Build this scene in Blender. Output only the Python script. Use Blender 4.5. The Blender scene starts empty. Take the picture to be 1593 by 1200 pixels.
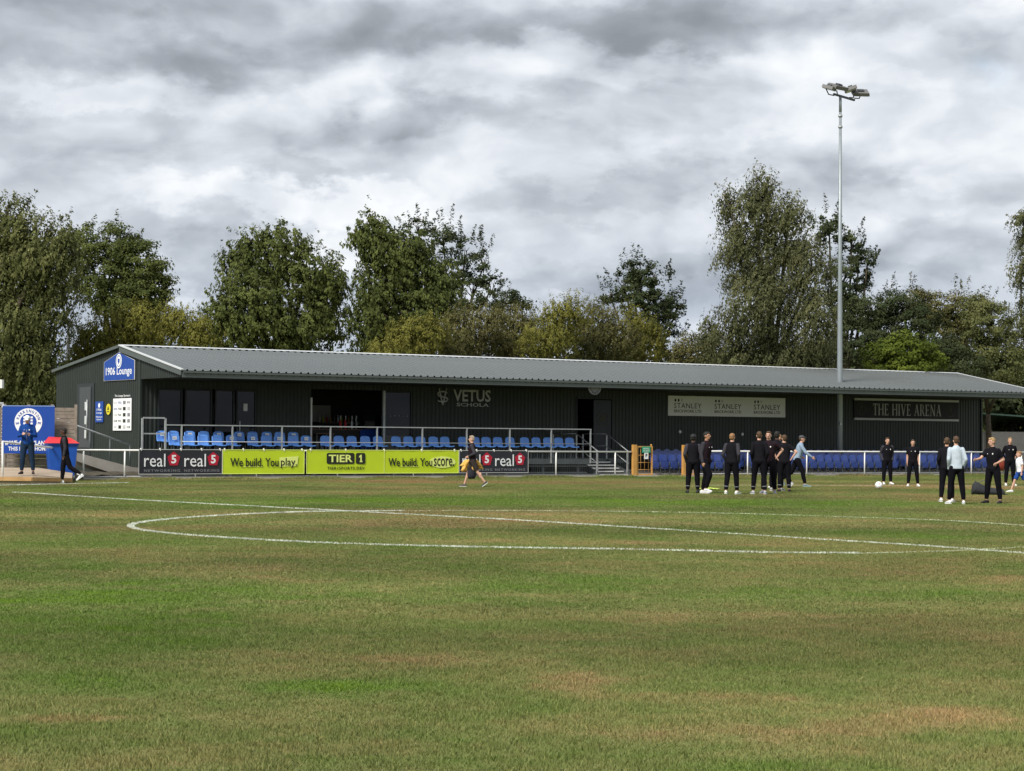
import bpy, math, random, colorsys
import numpy as np
from mathutils import Vector, Matrix
random.seed(7); RNG = np.random.default_rng(11)
C = bpy.context.scene.collection
# ------------------------------------------------------------------ camera
F, H, PIT, ROLL = 3200.0, 1.53, math.atan(87/3200), .0063
SC = bpy.context.scene
cam_d = bpy.data.cameras.new('camera'); cam = bpy.data.objects.new('camera', cam_d); C.objects.link(cam)
cam_d.sensor_width = 36; cam_d.lens = F/1593*36; cam_d.clip_end = 3000; cam_d.clip_start = .1
cam.matrix_world = Matrix.Translation((0, 0, H)) @ Matrix.Rotation(math.pi/2+PIT, 4, 'X') @ Matrix.Rotation(ROLL, 4, 'Z')
SC.camera = cam
# ------------------------------------------------------------------ light
SUN_EL, SUN_AZ = math.radians(46), math.radians(215)     # azimuth clockwise from +Y: behind and left of the camera
sd = bpy.data.lights.new('sun', 'SUN'); sd.energy = 2.0; sd.angle = math.radians(14); sd.color = (1, .95, .87)
so = bpy.data.objects.new('sun', sd); C.objects.link(so)
sdir = Vector((math.sin(SUN_AZ)*math.cos(SUN_EL), math.cos(SUN_AZ)*math.cos(SUN_EL), math.sin(SUN_EL)))
so.rotation_euler = (-sdir).to_track_quat('-Z', 'Y').to_euler(); so.location = (-30, -30, 60)
SC.view_settings.view_transform = 'Standard'; SC.view_settings.look = 'None'
SC.view_settings.exposure = 1.35; SC.view_settings.gamma = 1; SC.view_settings.use_curve_mapping = False
world = bpy.data.worlds.new('World'); SC.world = world; world.use_nodes = True

class NT:
    """small node-building helper"""
    def __init__(s, tree): s.t = tree; s.n = tree.nodes; s.l = tree.links
    def new(s, typ, **kw):
        n = s.n.new(typ)
        for k, v in kw.items(): setattr(n, k, v)
        return n
    def put(s, sock, v):
        if hasattr(v, 'is_output'): s.l.new(v, sock)
        elif v is not None: sock.default_value = v
    def m(s, op, a, b=None, c=None, clamp=False):
        n = s.new('ShaderNodeMath', operation=op); n.use_clamp = clamp
        s.put(n.inputs[0], a)
        if b is not None: s.put(n.inputs[1], b)
        if c is not None: s.put(n.inputs[2], c)
        return n.outputs[0]
    def v(s, op, a, b=None):
        n = s.new('ShaderNodeVectorMath', operation=op); s.put(n.inputs[0], a)
        if b is not None: s.put(n.inputs[1], b)
        return n.outputs['Value'] if op in ('LENGTH', 'DOT_PRODUCT') else n.outputs[0]
    def noise(s, vec, scale, detail=4, rough=.55, dist=0, out='Fac'):
        n = s.new('ShaderNodeTexNoise'); s.put(n.inputs['Vector'], vec)
        n.inputs['Scale'].default_value = scale; n.inputs['Detail'].default_value = detail
        n.inputs['Roughness'].default_value = rough; n.inputs['Distortion'].default_value = dist
        return n.outputs[out]
    def ramp(s, fac, stops, interp='LINEAR'):
        n = s.new('ShaderNodeValToRGB'); s.put(n.inputs[0], fac); cr = n.color_ramp; cr.interpolation = interp
        while len(cr.elements) < len(stops): cr.elements.new(.5)
        for e, (p, c) in zip(cr.elements, stops): e.position = p; e.color = (*c, 1) if len(c) == 3 else c
        return n.outputs[0]
    def mix(s, f, a, b, blend='MIX'):
        n = s.new('ShaderNodeMix', data_type='RGBA', blend_type=blend); s.put(n.inputs[0], f)
        s.put(n.inputs[6], a if hasattr(a, 'is_output') else (*a, 1)); s.put(n.inputs[7], b if hasattr(b, 'is_output') else (*b, 1))
        return n.outputs[2]
    def sep(s, vec):
        n = s.new('ShaderNodeSeparateXYZ'); s.put(n.inputs[0], vec); return n.outputs
    def comb(s, x, y, z):
        n = s.new('ShaderNodeCombineXYZ')
        for i, q in enumerate((x, y, z)): s.put(n.inputs[i], q)
        return n.outputs[0]
    def sstep(s, x, a, b):
        n = s.new('ShaderNodeMapRange', interpolation_type='SMOOTHSTEP'); s.put(n.inputs[0], x)
        n.inputs[1].default_value = a; n.inputs[2].default_value = b; return n.outputs[0]

def build_world():
    k = NT(world.node_tree); k.n.clear()
    out = k.new('ShaderNodeOutputWorld'); bg = k.new('ShaderNodeBackground'); k.l.new(bg.outputs[0], out.inputs[0])
    bg.inputs[1].default_value = .1
    sky = k.new('ShaderNodeTexSky', sky_type='NISHITA'); sky.sun_disc = False
    sky.sun_elevation = SUN_EL; sky.sun_rotation = SUN_AZ
    d = k.new('ShaderNodeTexCoord').outputs['Generated']
    x, y, z = k.sep(d)
    p = k.v('MULTIPLY', d, (8.5, 8.5, 15.5))
    w = k.noise(p, .9, 4, .55, 0, 'Color')
    p2 = k.v('ADD', p, k.v('MULTIPLY', k.v('SUBTRACT', w, (.5, .5, .5)), (.7, .7, .6)))
    def dens(q): return k.m('ADD', k.m('MULTIPLY', k.noise(q, 1.15, 3, .5), .6), k.m('MULTIPLY', k.noise(k.v('ADD', q, (7.3, 2.1, 0)), 2.2, 6, .50), .4))
    big = k.noise(k.v('ADD', p2, (4, 1, 2)), .55, 4, .5)
    # puffs: brighter where the cloud thins towards the light above, dull on their undersides
    emb = k.m('SUBTRACT', dens(p2), dens(k.v('ADD', p2, (-.06, 0, .22))))
    f = k.m('ADD', k.m('MULTIPLY', k.m('SUBTRACT', big, .5), .7), k.m('ADD', k.m('MULTIPLY', emb, 1.45), k.m('MULTIPLY', k.m('SUBTRACT', dens(p2), .5), .55)))
    f = k.m('ADD', f, .66)
    # the heavier cloud banks of this sky, at their bearings (sideways and upwards slopes of the view direction)
    a = k.m('DIVIDE', x, k.m('MAXIMUM', y, .02)); e = k.m('DIVIDE', z, k.m('MAXIMUM', y, .02))
    w3 = k.noise(p, 3.2, 7, .6, 0, 'Color'); wob = k.sep(w); wob3 = k.sep(w3)
    a = k.m('ADD', a, k.m('MULTIPLY', k.m('SUBTRACT', wob3[0], .5), .09)); e = k.m('ADD', e, k.m('MULTIPLY', k.m('SUBTRACT', wob3[1], .5), .045))
    a = k.m('ADD', a, k.m('MULTIPLY', k.m('SUBTRACT', wob[0], .5), .16)); e = k.m('ADD', e, k.m('MULTIPLY', k.m('SUBTRACT', wob[1], .5), .07))
    front = k.sstep(y, .2, .6)
    for px, py, rx, ry, s in BANKS:
        ax, el = (px-796)/F, (687-py)/F
        q = k.comb(k.m('DIVIDE', k.m('SUBTRACT', a, ax), rx/F), k.m('DIVIDE', k.m('SUBTRACT', e, el), ry/F), 0)
        g = k.m('MULTIPLY', k.sstep(k.v('LENGTH', q), 1.15, .45), k.m('MULTIPLY', front, s))
        f = k.m('ADD', f, g)
    col = k.ramp(f, [(.10, (.235, .258, .288)), (.30, (.305, .334, .372)), (.48, (.415, .450, .497)), (.66, (.55, .588, .640)), (.85, (.70, .735, .778)), (1.0, (.80, .822, .845))])
    # cooler, hazier layer low down
    low = k.sstep(z, .115, .02)
    lowc = k.ramp(f, [(.2, (.27, .33, .43)), (.55, (.42, .48, .58)), (.95, (.72, .76, .82))])
    col = k.mix(k.m('MULTIPLY', low, .8), col, lowc)
    # thin patches where the clear sky shows blue through
    thin = k.m('MULTIPLY', k.sstep(k.noise(k.v('ADD', p2, (3, 5, 1)), .9, 4, .5), .66, .82), .25)
    cl = k.v('SCALE', col); cl.node.inputs['Scale'].default_value = 10*CLOUD
    col = k.mix(thin, cl, sky.outputs[0])
    k.l.new(col, bg.inputs[0])
CLOUD = .475
BANKS = [(200, 20, 560, 105, -.22), (330, 90, 230, 50, -.13), (1060, 30, 300, 75, -.24), (1480, 15, 200, 45, -.12), (600, 30, 160, 60, -.08), (680, 175, 260, 34, -.13), (180, 215, 380, 50, -.12), (470, 252, 90, 22, -.14),
         (880, 105, 330, 42, .14), (480, 305, 330, 34, .24), (120, 150, 160, 24, .08), (1250, 225, 400, 60, .09), (1060, 250, 170, 26, .08), (1350, 150, 150, 24, .08),
         (880, 300, 200, 26, -.10), (360, 390, 200, 36, -.14), (1130, 400, 500, 26, -.10), (1450, 300, 180, 22, -.08), (820, 420, 200, 24, -.06), (300, 450, 120, 24, .12), (900, 445, 160, 12, .08)]
build_world()

# ------------------------------------------------------------------ sight lines of the survey: pixel of the photograph -> place
TH = math.radians(33.9); UU = Vector((math.cos(TH), math.sin(TH), 0)); VV = Vector((-math.sin(TH), math.cos(TH), 0)); OO = Vector((0, 88.5, 0))
def ray(px, py):
    x, y = px-796.5, 600-py; c, s = math.cos(ROLL), math.sin(ROLL); x, y = c*x-s*y, s*x+c*y
    return Vector((x, F*math.cos(PIT)-y*math.sin(PIT), F*math.sin(PIT)+y*math.cos(PIT)))
def atY(px, py, Y): d = ray(px, py); return d*(Y/d.y)+Vector((0, 0, H))
def gnd(px, py, z=0): d = ray(px, py); return d*((z-H)/d.z)+Vector((0, 0, H))
def onV(px, py, v):
    d = ray(px, py); p = d*((v+OO.dot(VV))/d.dot(VV))+Vector((0, 0, H)); return Vector(((p-OO).dot(UU), v, p.z))
def onU(px, py, u):
    d = ray(px, py); p = d*((u+OO.dot(UU))/d.dot(UU))+Vector((0, 0, H)); return Vector((u, (p-OO).dot(VV), p.z))
def W(u, v, z=0): return OO+UU*u+VV*v+Vector((0, 0, z))
def UX(px, v, py=650): return onV(px, py, v).x

# ------------------------------------------------------------------ materials
def principled(name, col, rough=.6, metal=0, spec=.3, var=.10, scale=3.0, bump=0.0, bscale=60, dirt=None, coords='Object'):
    m = bpy.data.materials.new(name); m.use_nodes = True; k = NT(m.node_tree); b = k.n['Principled BSDF']
    tc = k.new('ShaderNodeTexCoord').outputs[coords]
    n = k.noise(tc, scale, 5, .6)
    c1 = tuple(c*(1-var) for c in col); c2 = tuple(min(1, c*(1+var)) for c in col)
    base = k.ramp(n, [(.3, c1), (.7, c2)])
    if dirt: base = k.mix(k.m('MULTIPLY', k.sstep(k.noise(tc, scale*.6+.7, 8, .7), .5, .75), dirt[0]), base, dirt[1])
    k.l.new(base, b.inputs['Base Color'])
    k.put(b.inputs['Roughness'], k.m('ADD', k.m('MULTIPLY', k.noise(tc, scale*4, 3), .2), rough-.1))
    b.inputs['Metallic'].default_value = metal; b.inputs['Specular IOR Level'].default_value = spec
    if bump:
        bp = k.new('ShaderNodeBump'); bp.inputs['Strength'].default_value = bump; bp.inputs['Distance'].default_value = .01
        k.l.new(k.noise(tc, bscale, 4), bp.inputs['Height']); k.l.new(bp.outputs[0], b.inputs['Normal'])
    return m
def flat(name, col, rough=.6): return principled(name, col, rough, var=.05)

M = {}
M['clad'] = principled('green_cladding', (.0165, .0225, .0195), .5, 0, .4, .12, .8, dirt=(.4, (.03, .034, .029)))
M['clad_lit'] = M['clad']
M['roof'] = principled('roof_steel', (.125, .14, .143), .42, .25, .5, .10, .35, dirt=(.35, (.11, .115, .105)))
M['trim'] = principled('grey_trim', (.085, .10, .098), .5, .1, .4, .1, .7)
M['white_trim'] = principled('verge_trim', (.50, .52, .53), .5, 0, .4, .08, 1)
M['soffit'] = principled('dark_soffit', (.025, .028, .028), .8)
M['galv'] = principled('galvanised_steel', (.36, .38, .39), .45, .35, .5, .14, 6, dirt=(.3, (.22, .22, .2)))
M['white_paint'] = principled('white_paint', (.72, .72, .70), .5, 0, .4, .05, 4, dirt=(.45, (.42, .40, .35)))
M['dark_steel'] = principled('dark_steel', (.07, .08, .085), .5, .2, .4, .15, 3)
M['frame'] = principled('window_frame', (.020, .025, .028), .45)
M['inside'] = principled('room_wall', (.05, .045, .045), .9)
M['concrete'] = principled('concrete', (.34, .32, .29), .9, 0, .2, .15, 1.2, .4, 30, (.5, (.16, .15, .12)))
M['paving'] = principled('paving', (.34, .27, .20), .9, 0, .2, .2, 1.0, .4, 30, (.5, (.2, .17, .12)))
M['soil'] = principled('soil', (.075, .066, .05), .95, 0, .1, .35, 2.5, .8, 20)
M['timber'] = principled('weathered_timber', (.21, .18, .15), .85, 0, .2, .25, 5, .5, 40)
M['orange_timber'] = principled('pale_timber_edge', (.45, .27, .12), .8, 0, .2, .2, 4)
M['orange'] = principled('orange_paint', (.50, .26, .07), .5, 0, .4, .1, 3, dirt=(.3, (.4, .2, .07)))
M['blue_seat'] = principled('light_blue_plastic', (.095, .25, .64), .42, 0, .45, .12, 2.5, dirt=(.25, (.10, .2, .42)))
M['navy_seat'] = principled('navy_plastic', (.026, .055, .235), .30, 0, .6, .2, 3, dirt=(.3, (.04, .06, .2)))
M['paper'] = flat('paper', (.7, .71, .7))
M['royal'] = principled('royal_blue_print', (.010, .055, .30), .5, 0, .3, .06, 1)
M['white_print'] = flat('white_print', (.75, .76, .78))
M['black_vinyl'] = principled('black_vinyl', (.018, .018, .026), .45, 0, .4, .2, 2)
M['lime'] = principled('lime_vinyl', (.47, .60, .018), .5, 0, .35, .05, 1.5)
M['lime_pale'] = flat('pale_lime_print', (.70, .78, .22))
M['black_print'] = flat('black_print', (.018, .022, .014))
M['crimson'] = flat('crimson_print', (.42, .012, .035))
M['grey_print'] = flat('grey_print', (.20, .20, .22))
M['sign_grey'] = flat('sign_grey', (.46, .47, .47))
M['board'] = principled('pale_board', (.72, .72, .70), .6, 0, .3, .05, .8)
M['sign_black'] = flat('sign_black', (.008, .008, .009))
M['brass'] = flat('faint_brass', (.05, .045, .035))
M['yellow'] = flat('yellow_disc', (.65, .55, .03))
M['red_plastic'] = principled('red_lid', (.60, .03, .035), .45)
M['blue_plastic'] = principled('blue_bin', (.012, .075, .36), .45)
M['lens_white'] = flat('cap_white', (.75, .76, .8))
M['bark'] = principled('bark', (.085, .07, .052), .95, 0, .1, .3, 4, .6, 20)
M['birch_bark'] = principled('birch_bark', (.30, .28, .24), .9, 0, .1, .35, 3, .4, 20)
M['mast'] = principled('mast_steel', (.25, .28, .30), .45, .3, .5, .08, 2)
def glass_mat():
    m = bpy.data.materials.new('dark_glazing'); m.use_nodes = True; k = NT(m.node_tree); b = k.n['Principled BSDF']
    b.inputs['Base Color'].default_value = (.012, .014, .016, 1); b.inputs['Roughness'].default_value = .04; b.inputs['Specular IOR Level'].default_value = .4
    tr = k.new('ShaderNodeBsdfTransparent'); tr.inputs[0].default_value = (.5, .52, .52, 1); mx = k.new('ShaderNodeMixShader'); mx.inputs[0].default_value = .6
    k.l.new(tr.outputs[0], mx.inputs[1]); k.l.new(b.outputs[0], mx.inputs[2]); k.l.new(mx.outputs[0], k.n['Material Output'].inputs[0])
    return m
M['glass'] = glass_mat()

def grass_nodes(k):
    """colour of the turf from its place on the pitch; used by the soil-level sheet and by the blades"""
    pos = k.new('ShaderNodeNewGeometry').outputs['Position']
    x, y, z = k.sep(pos); p = k.comb(x, y, 0)
    dist = k.v('LENGTH', p)
    n1 = k.noise(p, .13, 6, .62, .6); n2 = k.noise(k.v('ADD', p, (30, 4, 0)), .75, 6, .65, .3); n3 = k.noise(p, 5.0, 5, .7); n4 = k.noise(k.v('ADD', p, (9, 14, 0)), 28, 3, .7)
    lush = k.m('ADD', k.m('MULTIPLY', n1, .46), k.m('ADD', k.m('MULTIPLY', n2, .34), k.m('MULTIPLY', n3, .20)))
    lush = k.m('ADD', k.m('MULTIPLY', k.m('SUBTRACT', lush, .5), 3.1), .50)
    for (px, py, rx, ry, s) in TURF:
        c = gnd(px, py); sx = rx*c.y/F; sy = abs(gnd(px, py-ry).y-gnd(px, py+ry).y)/2
        q = k.v('DIVIDE', k.v('SUBTRACT', p, (c.x, c.y, 0)), (sx, sy, 1))
        q = k.v('ADD', q, k.v('MULTIPLY', k.v('SUBTRACT', k.noise(p, 1.1, 6, .65, 0, 'Color'), (.5, .5, .5)), (2.6, 2.6, 0)))
        lush = k.m('ADD', lush, k.m('MULTIPLY', k.sstep(k.v('LENGTH', q), 1.25, .1), s))
    col = k.ramp(lush, [(.0, (.290, .190, .098)), (.20, (.240, .188, .086)), (.40, (.184, .182, .068)), (.60, (.142, .170, .052)), (.80, (.108, .162, .032)), (1.0, (.110, .180, .018))])
    # tone of the sward: paler where it is dry and matted, and mowing bands laid alternately both ways
    t1 = k.noise(k.v('ADD', p, (50, 20, 0)), .22, 5, .6, .3)
    band = k.m('SINE', k.m('ADD', k.m('MULTIPLY', k.v('DOT_PRODUCT', p, (-.10, .995, 0)), .62), k.m('MULTIPLY', t1, 2.0)))
    v = k.m('ADD', k.m('ADD', k.m('MULTIPLY', n4, .35), .83), k.m('ADD', k.m('MULTIPLY', k.m('SUBTRACT', t1, .5), .95), k.m('MULTIPLY', band, .10)))
    col = k.mix(1.0, col, k.comb(v, v, v), 'MULTIPLY')
    return col, p, n3
TURF = [(500, 779, 900, 10, .30), (1250, 783, 400, 10, .24), (1350, 828, 420, 9, .22), (120, 950, 330, 45, .36), (330, 920, 300, 26, .22), (520, 1070, 150, 17, .50), (880, 915, 300, 22, .14),
        (250, 875, 420, 16, -.02), (700, 815, 500, 10, -.18), (250, 800, 300, 8, -.24), (1250, 975, 240, 22, -.12), (900, 1062, 110, 16, -.34), (450, 1020, 260, 12, -.18), (1080, 1085, 200, 18, -.28), (1150, 1140, 380, 20, -.26),
        (100, 1122, 150, 9, -.28), (1450, 1120, 220, 28, -.24), (730, 1030, 220, 14, -.22), (1350, 1175, 330, 22, -.14), (560, 1165, 200, 14, -.16), (1400, 1040, 260, 18, .12), (1330, 990, 300, 20, .08), (100, 1060, 220, 20, .10),
        (700, 750, 500, 4, -.36), (1450, 758, 300, 5, -.30), (300, 1190, 260, 10, -.12)]
def turf_mat(name, blade=False):
    m = bpy.data.materials.new(name); m.use_nodes = True; k = NT(m.node_tree); b = k.n['Principled BSDF']
    col, p, n3 = grass_nodes(k)
    if blade:
        rnd = k.new('ShaderNodeAttribute', attribute_name='tone').outputs['Fac']
        s = k.ramp(rnd, [(0, (.78, .84, .70)), (.55, (1.08, 1.10, 1.0)), (.85, (1.25, 1.22, 1.12)), (1, (1.6, 1.45, 1.4))])
        col = k.mix(1.0, col, s, 'MULTIPLY')
        b.inputs['Roughness'].default_value = .55; b.inputs['Specular IOR Level'].default_value = .25
        tr = k.new('ShaderNodeBsdfTranslucent'); k.l.new(col, tr.inputs[0]); mx = k.new('ShaderNodeMixShader'); mx.inputs[0].default_value = .3
        k.l.new(col, b.inputs['Base Color']); k.l.new(b.outputs[0], mx.inputs[1]); k.l.new(tr.outputs[0], mx.inputs[2]); k.l.new(mx.outputs[0], k.n['Material Output'].inputs[0])
    else:
        k.l.new(col, b.inputs['Base Color']); b.inputs['Roughness'].default_value = .95; b.inputs['Specular IOR Level'].default_value = .05
        bp = k.new('ShaderNodeBump'); bp.inputs['Strength'].default_value = .7; bp.inputs['Distance'].default_value = .05
        k.l.new(k.m('ADD', k.noise(p, 9, 5, .7), k.noise(p, 45, 3, .7)), bp.inputs['Height']); k.l.new(bp.outputs[0], b.inputs['Normal'])
    return m
M['turf'] = turf_mat('turf'); M['blade'] = turf_mat('grass_blade', True)
def leaf_mat(name, c1, c2, trans=.35):
    m = bpy.data.materials.new(name); m.use_nodes = True; k = NT(m.node_tree); b = k.n['Principled BSDF']
    t = k.new('ShaderNodeAttribute', attribute_name='tone').outputs['Fac']
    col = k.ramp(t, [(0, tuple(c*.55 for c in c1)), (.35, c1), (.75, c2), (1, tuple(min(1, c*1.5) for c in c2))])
    k.l.new(col, b.inputs['Base Color']); b.inputs['Roughness'].default_value = .75; b.inputs['Specular IOR Level'].default_value = .10
    tr = k.new('ShaderNodeBsdfTranslucent'); k.l.new(col, tr.inputs[0]); mx = k.new('ShaderNodeMixShader'); mx.inputs[0].default_value = trans
    k.l.new(b.outputs[0], mx.inputs[1]); k.l.new(tr.outputs[0], mx.inputs[2]); k.l.new(mx.outputs[0], k.n['Material Output'].inputs[0])
    return m

# ------------------------------------------------------------------ mesh helpers
class MB:
    def __init__(s): s.v = []; s.f = []; s.mi = []; s.sm = []
    def add(s, vs, fs, mi=0, smooth=False):
        o = len(s.v); s.v += [tuple(q) for q in vs]; s.f += [tuple(i+o for i in f) for f in fs]; s.mi += [mi]*len(fs); s.sm += [smooth]*len(fs); return s
    def box(s, a, b, mi=0):
        x0, y0, z0 = a; x1, y1, z1 = b
        return s.add([(x0, y0, z0), (x1, y0, z0), (x1, y1, z0), (x0, y1, z0), (x0, y0, z1), (x1, y0, z1), (x1, y1, z1), (x0, y1, z1)],
                     [(0, 3, 2, 1), (4, 5, 6, 7), (0, 1, 5, 4), (1, 2, 6, 5), (2, 3, 7, 6), (3, 0, 4, 7)], mi)
    def beam(s, p, q, w, h, mi=0):
        p, q = Vector(p), Vector(q); d = (q-p).normalized(); up = Vector((0, 0, 1)) if abs(d.z) < .95 else Vector((0, 1, 0))
        a = d.cross(up).normalized()*w/2; b = a.normalized().cross(d).normalized()*h/2
        vs = [p-a-b, p+a-b, p+a+b, p-a+b, q-a-b, q+a-b, q+a+b, q-a+b]
        return s.add(vs, [(0, 1, 2, 3), (7, 6, 5, 4), (0, 4, 5, 1), (1, 5, 6, 2), (2, 6, 7, 3), (3, 7, 4, 0)], mi)
    def tube(s, pts, rs, n=8, mi=0, cap=True, smooth=True):
        pts = [Vector(p) for p in pts]
        if not hasattr(rs, '__len__'): rs = [rs]*len(pts)
        vs = []; prev = None
        for i, p in enumerate(pts):
            d = ((pts[min(i+1, len(pts)-1)]-pts[max(i-1, 0)])).normalized()
            if prev is None:
                a = d.cross(Vector((0, 0, 1)) if abs(d.z) < .9 else Vector((1, 0, 0))).normalized()
            else: a = (prev-d*prev.dot(d)).normalized()
            prev = a; b = d.cross(a)
            for j in range(n):
                t = 2*math.pi*j/n; vs.append(p+(a*math.cos(t)+b*math.sin(t))*rs[i])
        fs = [(i*n+j, i*n+(j+1) % n, (i+1)*n+(j+1) % n, (i+1)*n+j) for i in range(len(pts)-1) for j in range(n)]
        if cap: fs += [tuple(range(n))[::-1], tuple((len(pts)-1)*n+j for j in range(n))]
        return s.add(vs, fs, mi, smooth)
    def rings(s, rings, mi=0, smooth=True):
        """closed loft through rings given as lists of points"""
        n = len(rings[0]); vs = [p for r in rings for p in r]
        fs = [(i*n+j, i*n+(j+1) % n, (i+1)*n+(j+1) % n, (i+1)*n+j) for i in range(len(rings)-1) for j in range(n)]
        fs += [tuple(range(n))[::-1], tuple((len(rings)-1)*n+j for j in range(n))]
        return s.add(vs, fs, mi, smooth)
    def ell(s, c, r, n=12, m=8, mi=0, rot=None):
        vs = []; c = Vector(c)
        for i in range(1, m):
            t = math.pi*i/m
            for j in range(n):
                a = 2*math.pi*j/n; q = Vector((r[0]*math.sin(t)*math.cos(a), r[1]*math.sin(t)*math.sin(a), r[2]*math.cos(t)))
                if rot: q = rot @ q
                vs.append(c+q)
        q0 = Vector((0, 0, r[2])); q0 = rot @ q0 if rot else q0
        vs += [c+q0, c-q0]; N = len(vs)
        fs = [(i*n+j, (i+1)*n+j, (i+1)*n+(j+1) % n, i*n+(j+1) % n) for i in range(m-2) for j in range(n)]
        fs += [(N-2, j, (j+1) % n) for j in range(n)] + [(N-1, (m-2)*n+(j+1) % n, (m-2)*n+j) for j in range(n)]
        return s.add(vs, fs, mi, True)
    def prism(s, poly, y0, y1, mi=0):
        """polygon given in x,z extruded in y"""
        n = len(poly); vs = [(x, y0, z) for x, z in poly]+[(x, y1, z) for x, z in poly]
        fs = [tuple(range(n)), tuple(range(2*n-1, n-1, -1))]+[(j, j+n, (j+1) % n+n, (j+1) % n) for j in range(n)]
        return s.add(vs, fs, mi)
    def mesh(s, name, mats):
        me = bpy.data.meshes.new(name); me.from_pydata(s.v, [], s.f)
        for m in (mats if isinstance(mats, (list, tuple)) else [mats]): me.materials.append(m)
        if len(me.materials) > 1: me.polygons.foreach_set('material_index', s.mi)
        me.polygons.foreach_set('use_smooth', s.sm); me.update(); return me
    def build(s, name, mats, parent=None, loc=None, rz=None, **kw): return obj(name, s.mesh(name, mats), parent, loc, rz, **kw)
def obj(name, me, parent=None, loc=None, rz=None, label=None, cat=None, group=None, kind=None):
    o = bpy.data.objects.new(name, me); C.objects.link(o)
    if parent is not None: o.parent = parent
    if loc is not None: o.location = loc
    if rz is not None: o.rotation_euler.z = rz
    return tag(o, label, cat, group, kind)
def tag(o, label=None, cat=None, group=None, kind=None):
    if label: o['label'] = label
    if cat: o['category'] = cat
    if group: o['group'] = group
    if kind: o['kind'] = kind
    return o
def thing(name, label, cat, loc=(0, 0, 0), rz=0, group=None): return obj(name, None, None, loc, rz, label, cat, group)
def struct(name, mb, m, **kw): return mb.build(name, m, kind='structure', **kw)
_fonts = {}
def text_mb(s, w, h, depth=.004, bold=0.0, spacing=1.0, shear=0):
    """lettering as a solid w x h, centred on x=0,z=0, in the x-z plane facing -y"""
    cu = bpy.data.curves.new('lettering', 'FONT'); cu.body = s; cu.size = 1; cu.extrude = .5; cu.offset = bold; cu.space_character = spacing; cu.resolution_u = 2; cu.shear = shear
    cu.fill_mode = 'BOTH'
    o = bpy.data.objects.new('lettering', cu); me = o.to_mesh(); n = len(me.vertices); co = np.empty(n*3); me.vertices.foreach_get('co', co); co = co.reshape(-1, 3)
    fs = [tuple(p.vertices) for p in me.polygons]
    lo, hi = co.min(0), co.max(0); co = (co-(lo+hi)/2)/(hi-lo)*np.array([w, h, depth])
    mb = MB(); mb.add([(a, -c, b) for a, b, c in co], fs); o.to_mesh_clear(); bpy.data.objects.remove(o); bpy.data.curves.remove(cu); return mb
def text(s, x, z, w, h, mat, parent, y=-.02, name='lettering', **kw):
    return text_mb(s, w, h, **kw).build(name, mat, parent, (x, y, z))
def disc_poly(r, n=24, rz=None, a0=0): return [(r*math.cos(a0+2*math.pi*i/n), (rz or r)*math.sin(a0+2*math.pi*i/n)) for i in range(n)]
def ring_mb(r0, r1, y0, y1, n=32, sx=1.0):
    mb = MB(); vs = []
    for r in (r0, r1):
        for y in (y0, y1):
            vs += [(sx*r*math.cos(2*math.pi*i/n), y, r*math.sin(2*math.pi*i/n)) for i in range(n)]
    fs = []
    for j in range(n):
        k = (j+1) % n
        fs += [(j, k, 2*n+k, 2*n+j), (n+j, 3*n+j, 3*n+k, n+k), (j, n+j, n+k, k), (2*n+j, 2*n+k, 3*n+k, 3*n+j)]
    return mb.add(vs, fs)
def arc_text(s, r, size, a_mid, span, mat, parent, y, sx=1.0, name='lettering'):
    """letters set round a circle, read from outside top"""
    allm = MB(); n = len(s)
    for i, ch in enumerate(s):
        if ch == ' ': continue
        a = a_mid+span/2-span*i/max(1, n-1); t = text_mb(ch, size*(.28 if ch in 'I1' else .72), size, .004, .02)
        ca, sa = math.cos(a), math.sin(a)
        allm.add([((r*ca+(vx*sa+vz*ca))*sx, vy, r*sa+(-vx*ca+vz*sa)) for vx, vy, vz in t.v], t.f)
    return allm.build(name, mat, parent, (0, y, 0))

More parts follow.
